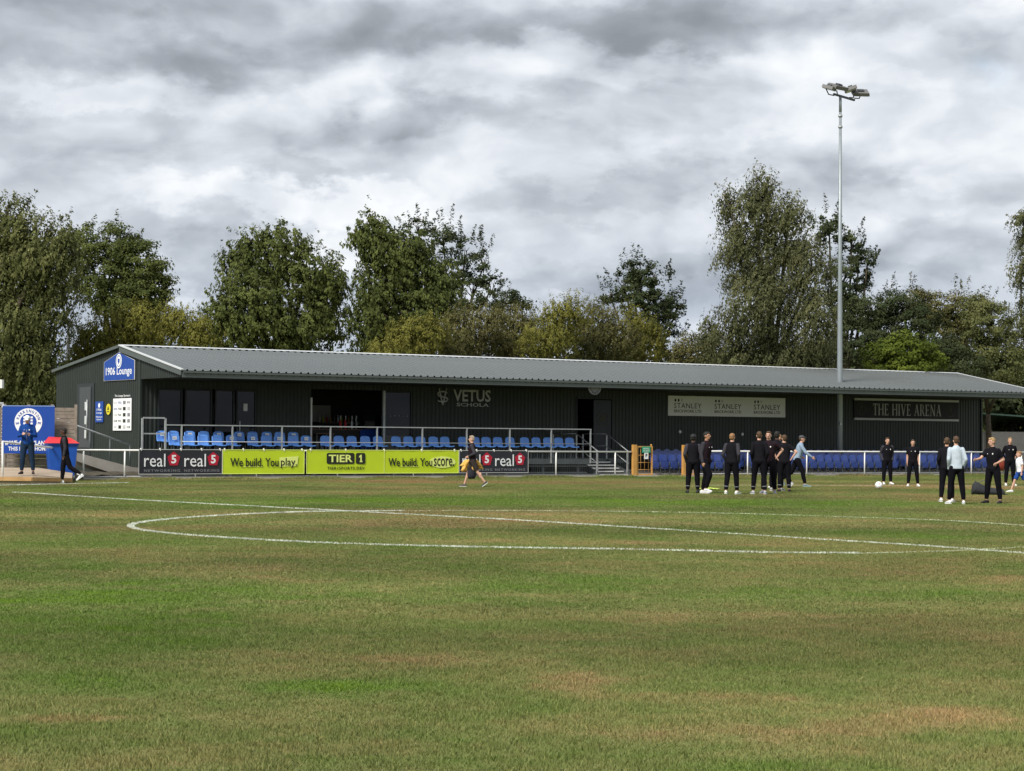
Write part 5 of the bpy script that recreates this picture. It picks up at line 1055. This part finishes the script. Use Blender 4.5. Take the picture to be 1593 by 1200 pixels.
ARM = {'down': ((.035, -.02, -.285), (.045, .05, -.54)), 'pocket': ((.065, -.09, -.27), (.02, .06, -.47)), 'hip': ((.23, -.13, -.22), (.04, -.05, -.40)), 'phone': ((.09, .05, -.28), (-.07, .27, -.20)), 'reach': ((.10, .20, -.22), (.10, .47, -.22)), 'out': ((.20, .12, -.20), (.28, .38, -.24)), 'swingf': ((.05, .10, -.27), (.03, .28, -.44)), 'swingb': ((.06, -.16, -.25), (.06, -.20, -.50)), 'behind': ((.08, -.12, -.26), (-.03, -.17, -.43)), 'bent': ((.10, -.10, -.26), (.0, .14, -.34)), 'rail': ((.06, .22, -.20), (.04, .46, -.30))}
def person(px, py, hpx, face, label, top='black', sleeve=None, legs='trouser', skin='pale', hair='brown', arms=('down', 'down'), leg=((3, 4, 3), (-3, 4, 3)), short=False, shorts=False, shoe=(.6, .6, .6), sole=None, cap=None, lean=4, head=(0, 0), stripe=False, badge=False, Y=None, z0=0, zipp=None, bib=False, beanie=None, hmax=1.92, sock=None):
    if Y is None: pt = gnd(px, py)
    else: pt = atY(px, py, Y)
    hgt = min(hmax, max(1.1, hpx*pt.y/F)); sc = hgt/1.785
    root = thing('person', label, 'person', (pt.x, pt.y, z0 if Y is None else pt.z), math.radians(face)); wdt = sc*random.uniform(.95, 1.07); root.scale = (wdt, wdt, sc)
    f = -1.0   # local forward is -y
    child = hgt < 1.45
    V3 = lambda x, fw, z: Vector((x, f*fw, z))
    # legs: (hip pitch deg forward, knee bend deg, outward deg)
    J = {}; low = 9
    for s_, (hp_, kn, ab) in zip((-1, 1), leg):
        hip = V3(s_*.095, 0, .93); a1 = math.radians(hp_); a2 = math.radians(hp_-kn); ax = math.sin(math.radians(ab))*s_
        knee = hip+Vector((ax*.44, f*math.sin(a1)*.44, -math.cos(a1)*.44)); ank = knee+Vector((ax*.30, f*math.sin(a2)*.41, -math.cos(a2)*.41)); J[s_] = (hip, knee, ank, a2); low = min(low, ank.z)
    dz = .085-low
    for s_ in J: J[s_] = tuple(q+Vector((0, 0, dz)) if isinstance(q, Vector) else q for q in J[s_])
    pel = Vector((0, 0, .95+dz)); LM = Matrix.Translation(pel) @ Matrix.Rotation(math.radians(lean), 4, 'X') @ Matrix.Translation(-pel)
    U_ = lambda x, fw, z: LM @ V3(x, fw, z+dz)
    def ringz(z, rx, ry, fw=0, n=14, g=0): return [U_((rx+g)*math.cos(2*math.pi*i/n), fw+(ry+g)*math.sin(2*math.pi*i/n), z) for i in range(n)]
    def limb(mb, a, b, r0, r1, n=10): mb.tube([a, a.lerp(b, .35), b], [r0, (r0*.55+r1*.45)*1.06, r1], n); mb.ell(a, (r0,)*3, 10, 8); mb.ell(b, (r1,)*3, 10, 8)
    torso = [(.86, .145, .105, 0), (.93, .168, .118, -.005), (1.05, .148, .105, 0), (1.20, .165, .112, .01), (1.34, .176, .118, .01), (1.42, .165, .10, 0), (1.475, .115, .075, 0), (1.51, .06, .06, 0)]
    body = MB()
    body.rings([ringz(z, rx, ry, fw) for z, rx, ry, fw in torso])
    hy, hp2 = head; hc0 = U_(0, .025, 1.655)
    HM = Matrix.Translation(U_(0, 0, 1.55)) @ Matrix.Rotation(math.radians(hy), 4, 'Z') @ Matrix.Rotation(math.radians(lean*.0+hp2), 4, 'X') @ Matrix.Translation(-U_(0, 0, 1.55))
    hsc = 1.18 if child else 1.0
    hb = U_(0, 0, 1.655)
    def Hd(x, fw, z): return HM @ (hb+Vector((x*hsc, f*fw*hsc, z*hsc)))
    R3 = (HM.to_3x3())
    limb(body, U_(0, -.005, 1.46), Hd(0, .0, -.06), .058, .052)
    body.ell(Hd(0, .0, .015), (.074*hsc, .093*hsc, .100*hsc), 14, 10, rot=R3); body.ell(Hd(0, .028, -.055), (.054*hsc, .062*hsc, .062*hsc), 12, 8, rot=R3)
    body.tube([Hd(0, .088, .02), Hd(0, .112, -.022), Hd(0, .09, -.03)], [.010, .017, .012], 8)
    for s_ in (-1, 1): body.ell(Hd(s_*.076, -.01, -.01), (.012, .02, .032), 8, 6, rot=R3)
    tp = MB(); tr = MB(); slv = MB(); hands = MB()
    g = .014
    tp.rings([ringz(z, rx+g+.004, ry+g+.004, fw) for z, rx, ry, fw in [(.905, .170, .120, -.004), (.93, .166, .116, -.005)]+torso[2:-1]]+[ringz(1.495, .085, .078)]+[ringz(1.53, .070, .068)])
    AR = {}
    for s_, kd in zip((-1, 1), arms):
        e_, w_ = ARM[kd]; sh_ = U_(s_*.168, 0, 1.42); el = sh_+LM.to_3x3() @ Vector((s_*e_[0], f*e_[1], e_[2])); wr = sh_+LM.to_3x3() @ Vector((s_*w_[0], f*w_[1], w_[2]))
        d1 = (el-sh_).normalized(); el = sh_+d1*.285; d2 = (wr-el).normalized(); wr = el+d2*.25; AR[s_] = (sh_, el, wr, d2)
        limb(body, sh_, el, .050, .040); limb(body, el, wr, .040, .026)
        # hand: palm, four fingers, thumb
        side = d2.cross(Vector((s_*1.0, 0, 0))); side = side.normalized() if side.length > .2 else Vector((0, 1, 0)); nrm = d2.cross(side).normalized()
        if kd not in ('pocket',):
            pc = wr+d2*.045; rot = Matrix((side, nrm, d2)).transposed(); body.ell(pc, (.040, .017, .052), 10, 8, rot=rot)
            for q, (o_, L_) in enumerate(((-.028, .062), (-.010, .074), (.009, .070), (.027, .055))):
                b0 = wr+d2*.075+side*o_; cu = nrm*(-s_)*(.2 if kd in ('reach', 'out') else .75); m1 = b0+(d2+cu*.35).normalized()*L_*.5; m2 = m1+(d2*.7+cu).normalized()*L_*.5; body.tube([b0, m1, m2], [.0105, .0098, .0085], 6)
            th = wr+d2*.02+side*(-.034); body.tube([th, th+(d2*.6-side*.6).normalized()*.035, th+(d2*.95-side*.45).normalized()*.068], [.013, .0115, .009], 6)
        if short:
            tgt = tp; m_ = sh_.lerp(el, .72); tp.tube([sh_-d1*.02, m_], [.070, .066], 12); tp.ell(sh_, (.075, .072, .068), 12, 8)
        else:
            q_ = slv if sleeve else tp; limb(q_, sh_+Vector((0, 0, .004)), el, .068, .054, 12); limb(q_, el, wr-d2*.012, .054, .040, 12)
            if kd == 'pocket': q_.ell(wr+d2*.02, (.05, .05, .05), 10, 8)
    for s_ in J:
        hip, knee, ank, a2 = J[s_]
        limb(body, hip, knee, .082, .052, 12); limb(body, knee, ank, .052, .036, 12); body.ell(knee.lerp(ank, .3)+V3(0, -.012, 0), (.052, .056, .10), 10, 8)
        if shorts: kb_ = hip.lerp(knee, .82); tr.tube([hip+Vector((0, 0, .02)), hip.lerp(knee, .4), kb_], [.105, .098, .090], 14)
        else:
            limb(tr, hip, knee, .112, .080, 12); tr.tube([knee, knee.lerp(ank, .35)+V3(0, -.01, 0), ank+Vector((0, 0, .035))], [.080, .076, .056], 12)
    tr.rings([ringz(z, rx, ry, fw) for z, rx, ry, fw in [(.84, .130, .105, 0), (.90, .172, .128, -.008), (1.0, .158, .117, 0), (1.03, .150, .110, 0)]])
    obj('body', remesh(body, 'body', SK[skin], .0125, 1, .35), root)
    obj('top', remesh(tp, 'top', CL[top], .016, 3, .45), root)
    if sleeve and not short: obj('sleeve', remesh(slv, 'sleeve', CL[sleeve], .016, 3, .45), root)
    obj('shorts' if shorts else 'trousers', remesh(tr, 'trousers', CL[legs], .016, 3, .45), root)
    # shoes
    for s_ in J:
        hip, knee, ank, a2 = J[s_]; lift = ank.z-.085; pit = (-math.radians(35) if lift > .05 else 0)
        sm = MB(); so2 = MB()
        def foot(fw, x, z): q = Vector((x, f*fw, z)); q = Matrix.Rotation(-pit if f < 0 else pit, 3, 'X') @ q; return Vector((ank.x, ank.y, ank.z))+q
        sec = [(-.075, .030, .05), (-.05, .038, .075), (.0, .040, .085), (.06, .042, .065), (.12, .046, .045), (.17, .042, .035), (.205, .025, .022)]
        sm.rings([[foot(fw, wd*math.cos(2*math.pi*i/10)+s_*fw*.2, -.07+h_*.55+h_*.55*math.sin(2*math.pi*i/10)) for i in range(10)] for fw, wd, h_ in sec])
        so2.rings([[foot(fw, wd*1.06*cx_+s_*fw*.2, -.084+zz_) for cx_, zz_ in ((-1, 0), (1, 0), (1, .02), (-1, .02))] for fw, wd, h_ in sec], 0, False)
        sh_o = sm.build('shoe', flat('shoe_cloth', shoe), root); so2.build('sole', flat('shoe_sole', sole or (.5, .5, .5)), sh_o)
        if sock: MB().tube([ank+Vector((0, 0, -.01)), ank.lerp(knee, .28)], [.045, .050], 10).build('sock', flat('sock_white', sock), root)
        if stripe: 
            c0, c1 = ank.lerp(knee, .30), ank.lerp(knee, .34); MB().tube([c0, c1], [.071, .073], 12, cap=False).build('trouser_stripe', flat('stripe_grey', (.22, .23, .26)), root)
    # hair, face
    hm = HR[hair]; hx = MB()
    if not cap and not beanie:
        hx.ell(Hd(0, -.016, .038), (.080*hsc, .093*hsc, .090*hsc), 14, 10, rot=R3); hx.ell(Hd(0, .045, .088), (.060*hsc, .046*hsc, .030*hsc), 10, 8, rot=R3); hx.ell(Hd(0, -.045, .0), (.070*hsc, .060*hsc, .075*hsc), 12, 8, rot=R3)
    else: hx.ell(Hd(0, -.035, .0), (.078*hsc, .066*hsc, .070*hsc), 12, 8, rot=R3)
    hx.build('hair', hm, root)
    if cap:
        cm = flat('cap_cloth', cap); c_ = MB().ell(Hd(0, -.008, .055), (.086, .103, .072), 16, 10, rot=R3).build('cap', cm, root)
        br = MB(); br.rings([[Hd(x_, fw_, .040+z_) for x_, z_ in ((-w2, 0), (-w2*.5, .012), (w2*.5, .012), (w2, 0), (w2*.5, .004), (-w2*.5, .004))] for fw_, w2 in ((.07, .074), (.12, .066), (.165, .035))]); br.build('brim', cm, c_)
    if beanie: MB().ell(Hd(0, -.01, .045), (.088, .104, .085), 14, 10, rot=R3).build('hat', flat('hat_cloth', beanie), root)
    ey = MB()
    for s_ in (-1, 1): ey.ell(Hd(s_*.031, .084, .012), (.011, .006, .006), 8, 6, rot=R3); ey.tube([Hd(s_*.016, .090, .030), Hd(s_*.048, .078, .031)], .0045, 5)
    ey.build('eyes', HR['black'], root); MB().tube([Hd(-.022, .088, -.062), Hd(0, .095, -.064), Hd(.022, .088, -.062)], .005, 6).build('mouth', flat('lips', (.25, .09, .08)), root)
    if badge:
        for s_, r_ in ((-1, .011), (1, .019)):
            q = U_(s_*.075, .136, 1.34); MB().ell(q, (r_, .006, r_*1.2), 10, 6).build('badge', M['board'], root)
    if zipp: MB().tube([U_(0, .128, 1.0), U_(0, .146, 1.2), U_(0, .150, 1.36)], .006, 6).build('zip', flat('zip_light', zipp), root)
    root['_J'] = 0; del root['_J']
    return root, AR, pt, sc
WALKL = ((24, 8, 3), (-20, 10, 3))
man1, AR1, pt1, sc1 = person(735, 757.5, 82, -92, 'grey-haired man in shorts and sunglasses walking left carrying amber bibs', 'maroon', 'sleeve', 'dark', 'pale', 'grey', ('down', 'bent'), ((22, 4, 2), (-26, 12, 2)), shorts=True, shoe=(.05, .05, .045), sole=(.6, .6, .55), lean=3)
sgm = MB()
for s_ in (-1, 1): sgm.box((s_*.032-.024, -.108, 1.66), (s_*.032+.024, -.092, 1.69))
sgm.box((-.078, -.09, 1.683), (-.070, .0, 1.69)); sgm.box((.070, -.09, 1.683), (.078, .0, 1.69))
sgm.build('sunglasses', flat('dark_lens', (.01, .01, .01)), man1)
hp_ = Matrix.Translation(man1.location) @ Matrix.Rotation(man1.rotation_euler.z, 4, 'Z') @ Matrix.Scale(sc1, 4)
hw_ = hp_ @ AR1[-1][2]
bibs = thing('training_bibs', 'bundle of amber training bibs in the walking man\'s hand', 'bib', hw_+Vector((0, -.12, 0)), math.radians(-92)); rr2 = random.Random(5)
for q in range(9):
    x_, y_ = rr2.uniform(-.10, .06), rr2.uniform(-.40, .34); L_ = rr2.uniform(.16, .36); bm2 = MB(); w2 = rr2.uniform(.06, .09)
    bm2.rings([[(x_+w2*.35*math.cos(a_)+.03*math.sin(t_*9+q), y_*(.35+.75*t_)+w2*math.sin(a_), .02+.06*math.sin(math.pi*min(1, t_+.3))-L_*t_) for a_ in [i*math.pi/4 for i in range(8)]] for t_ in (0, .25, .5, .75, 1)]); bm2.build('bib', CL['yellow'], bibs)
hw2 = hp_ @ AR1[1][2]; bg = thing('kit_bag', 'dark drawstring bag hanging from the walking man\'s hand', 'bag', hw_+Vector((0, -.12, -.12)), .1)
bgm = MB(); bgm.rings([[(rx*math.cos(a_), rx*.6*math.sin(a_), z_) for a_ in [i*math.pi/6 for i in range(12)]] for z_, rx in ((.02, .04), (-.06, .11), (-.22, .15), (-.36, .15), (-.46, .10))]); bgm.build('bag_body', cloth('bag_cloth', (.03, .03, .04)), bg); MB().tube([(0, 0, .02), (0, .05, .12)], .012, 6).build('cord', M['black_vinyl'], bg)
person(101, 752.5, 87, -80, 'man in black gilet and trousers with white socks and trainers walking left', 'black', 'sleeve', 'black', 'dark', 'black', ('down', 'down'), ((10, 6, 3), (-22, 32, 2)), shoe=(.75, .75, .76), sole=(.75, .75, .75), sock=(.7, .7, .7), lean=5)
mp, AR2, pt2, sc2 = person(42, 738, 92, 5, 'man in white cap and blue jacket looking down at his phone', 'royal', None, 'navy', 'pale', 'brown', ('phone', 'phone'), ((2, 3, 5), (-1, 3, 6)), shoe=(.03, .022, .02), sole=(.03, .02, .02), cap=(.75, .77, .82), head=(0, 22), badge=True, Y=PY, zipp=(.3, .32, .4), hmax=2.05)
ph = Matrix.Translation(mp.location) @ Matrix.Rotation(mp.rotation_euler.z, 4, 'Z') @ Matrix.Scale(sc2, 4); q = ph @ ((AR2[-1][2]+AR2[1][2])/2)
t = thing('phone', 'dark phone held in both hands by the man in the white cap', 'phone', q+Vector((0, -.07, .03)), .05); b_ = MB().box((-.04, -.005, -.07), (.04, .005, .07)).build('phone_body', M['black_vinyl'], t); b_.rotation_euler.x = -.7
person(1078, 767.5, 92, 172, 'back-turned player in beanie and charcoal-sleeved jacket at the left end of the standing group', 'black', 'sleeve', 'trouser', 'dark', 'black', ('pocket', 'pocket'), ((2, 4, 3), (-2, 5, 4)), shoe=(.02, .02, .025), sole=(.02, .02, .02), beanie=(.012, .012, .014), stripe=True)
person(1097, 768, 97, 55, 'short-haired player facing right with one knee bent and white trainers', 'maroon', 'sleeve', 'trouser', 'tan', 'black', ('down', 'pocket'), ((28, 42, 3), (-6, 8, 3)), shoe=(.7, .7, .7), sole=(.7, .7, .7), badge=True)
person(1138, 769, 95, 155, 'light-haired player in black jacket standing alone with back turned', 'black', 'sleeve', 'trouser', 'pale', 'ginger', ('pocket', 'pocket'), ((6, 6, 4), (-6, 6, 2)), shoe=(.72, .72, .70), sole=(.7, .7, .7), stripe=True)
person(1181, 769, 98, 178, 'brown-haired player seen from behind in black tracksuit with piped shoulders', 'black', 'black', 'trouser', 'pale', 'brown', ('pocket', 'pocket'), ((-4, 5, 5), (8, 8, 6)), shoe=(.35, .37, .42), sole=(.6, .6, .6), stripe=True)
person(1196, 768, 97, -18, 'smiling player in black polo facing the camera with hand on hip', 'maroon', None, 'trouser', 'pale', 'brown', ('down', 'hip'), ((2, 4, 5), (0, 4, 5)), short=True, shoe=(.25, .26, .30), sole=(.6, .6, .6), badge=True)
person(1208, 764, 93, 160, 'dark-haired player half hidden behind the smiling player', 'black', 'sleeve', 'trouser', 'dark', 'black', ('pocket', 'down'), shoe=(.3, .3, .3))
person(1220, 765.5, 89, 176, 'player in black T-shirt seen from behind with hands on hips', 'black', None, 'trouser', 'pale', 'brown', ('hip', 'hip'), ((0, 4, 4), (0, 4, 4)), short=True, shoe=(.02, .02, .02), sole=(.02, .02, .02), stripe=True, head=(20, 0))
person(1213, 759, 84, -60, 'player in black behind the hands-on-hips player, white trainer visible', 'black', None, 'trouser', 'pale', 'ginger', ('hip', 'down'), ((14, 10, 3), (-14, 22, 3)), short=True, shoe=(.72, .72, .72), sole=(.7, .7, .7))
person(1240, 757.5, 83, 88, 'man in blue-grey hoodie and dark cap leaning on the barrier', 'bluegrey', None, 'trouser', 'pale', 'brown', ('rail', 'bent'), ((24, 14, 2), (-24, 26, 2)), shoe=(.16, .22, .24), sole=(.3, .4, .4), cap=(.05, .05, .055), lean=13)
person(1380, 754, 73, 8, 'man in black jacket with hands in pockets above the football', 'black', 'sleeve', 'trouser', 'pale', 'brown', ('pocket', 'pocket'), ((2, 3, 3), (0, 3, 4)), shoe=(.65, .65, .65), sole=(.6, .6, .6), badge=True)
person(1420, 757, 73, -6, 'man in black T-shirt with arms hanging right of the football', 'black', None, 'trouser', 'pale', 'brown', ('down', 'down'), ((3, 3, 6), (2, 3, 7)), short=True, shoe=(.65, .66, .66), sole=(.6, .6, .6), badge=True)
person(1473, 781.5, 101, 165, 'brown-haired man in black mostly hidden behind the pale grey sweatshirt', 'black', None, 'trouser', 'pale', 'brown', ('pocket', 'pocket'), ((4, 4, 4), (-8, 6, 4)), shoe=(.7, .7, .7), sole=(.7, .7, .7))
person(1488, 784.5, 106, 183, 'man in pale grey sweatshirt and black trousers seen from behind', 'grey', None, 'trouser', 'pale', 'brown', ('pocket', 'pocket'), ((0, 4, 7), (6, 6, 7)), shoe=(.7, .7, .72), sole=(.7, .7, .7))
person(1545, 783.5, 103, -42, 'blond man in black polo gesturing left with an open hand', 'black', None, 'trouser', 'pale', 'blond', ('reach', 'bent'), ((2, 4, 8), (2, 4, 9)), short=True, shoe=(.02, .02, .02), sole=(.02, .02, .02), badge=True, head=(-25, 5))
person(1571, 756, 75, 2, 'fair-haired man in black jacket between the gesturing man and the child', 'black', None, 'trouser', 'pale', 'blond', ('behind', 'bent'), ((0, 3, 4), (0, 3, 4)), shoe=(.7, .7, .7), sole=(.7, .7, .7), badge=True)
person(1587, 766, 66, -78, 'child in white shirt and blue shorts walking left at the right edge', 'white', None, 'blue', 'pale', 'ginger', ('down', 'down'), ((26, 6, 2), (-22, 12, 2)), short=True, shorts=True, shoe=(.7, .72, .72), sole=(.7, .7, .7), lean=4, hmax=1.42)
print('objects', len(bpy.data.objects), 'meshes', len(bpy.data.meshes))
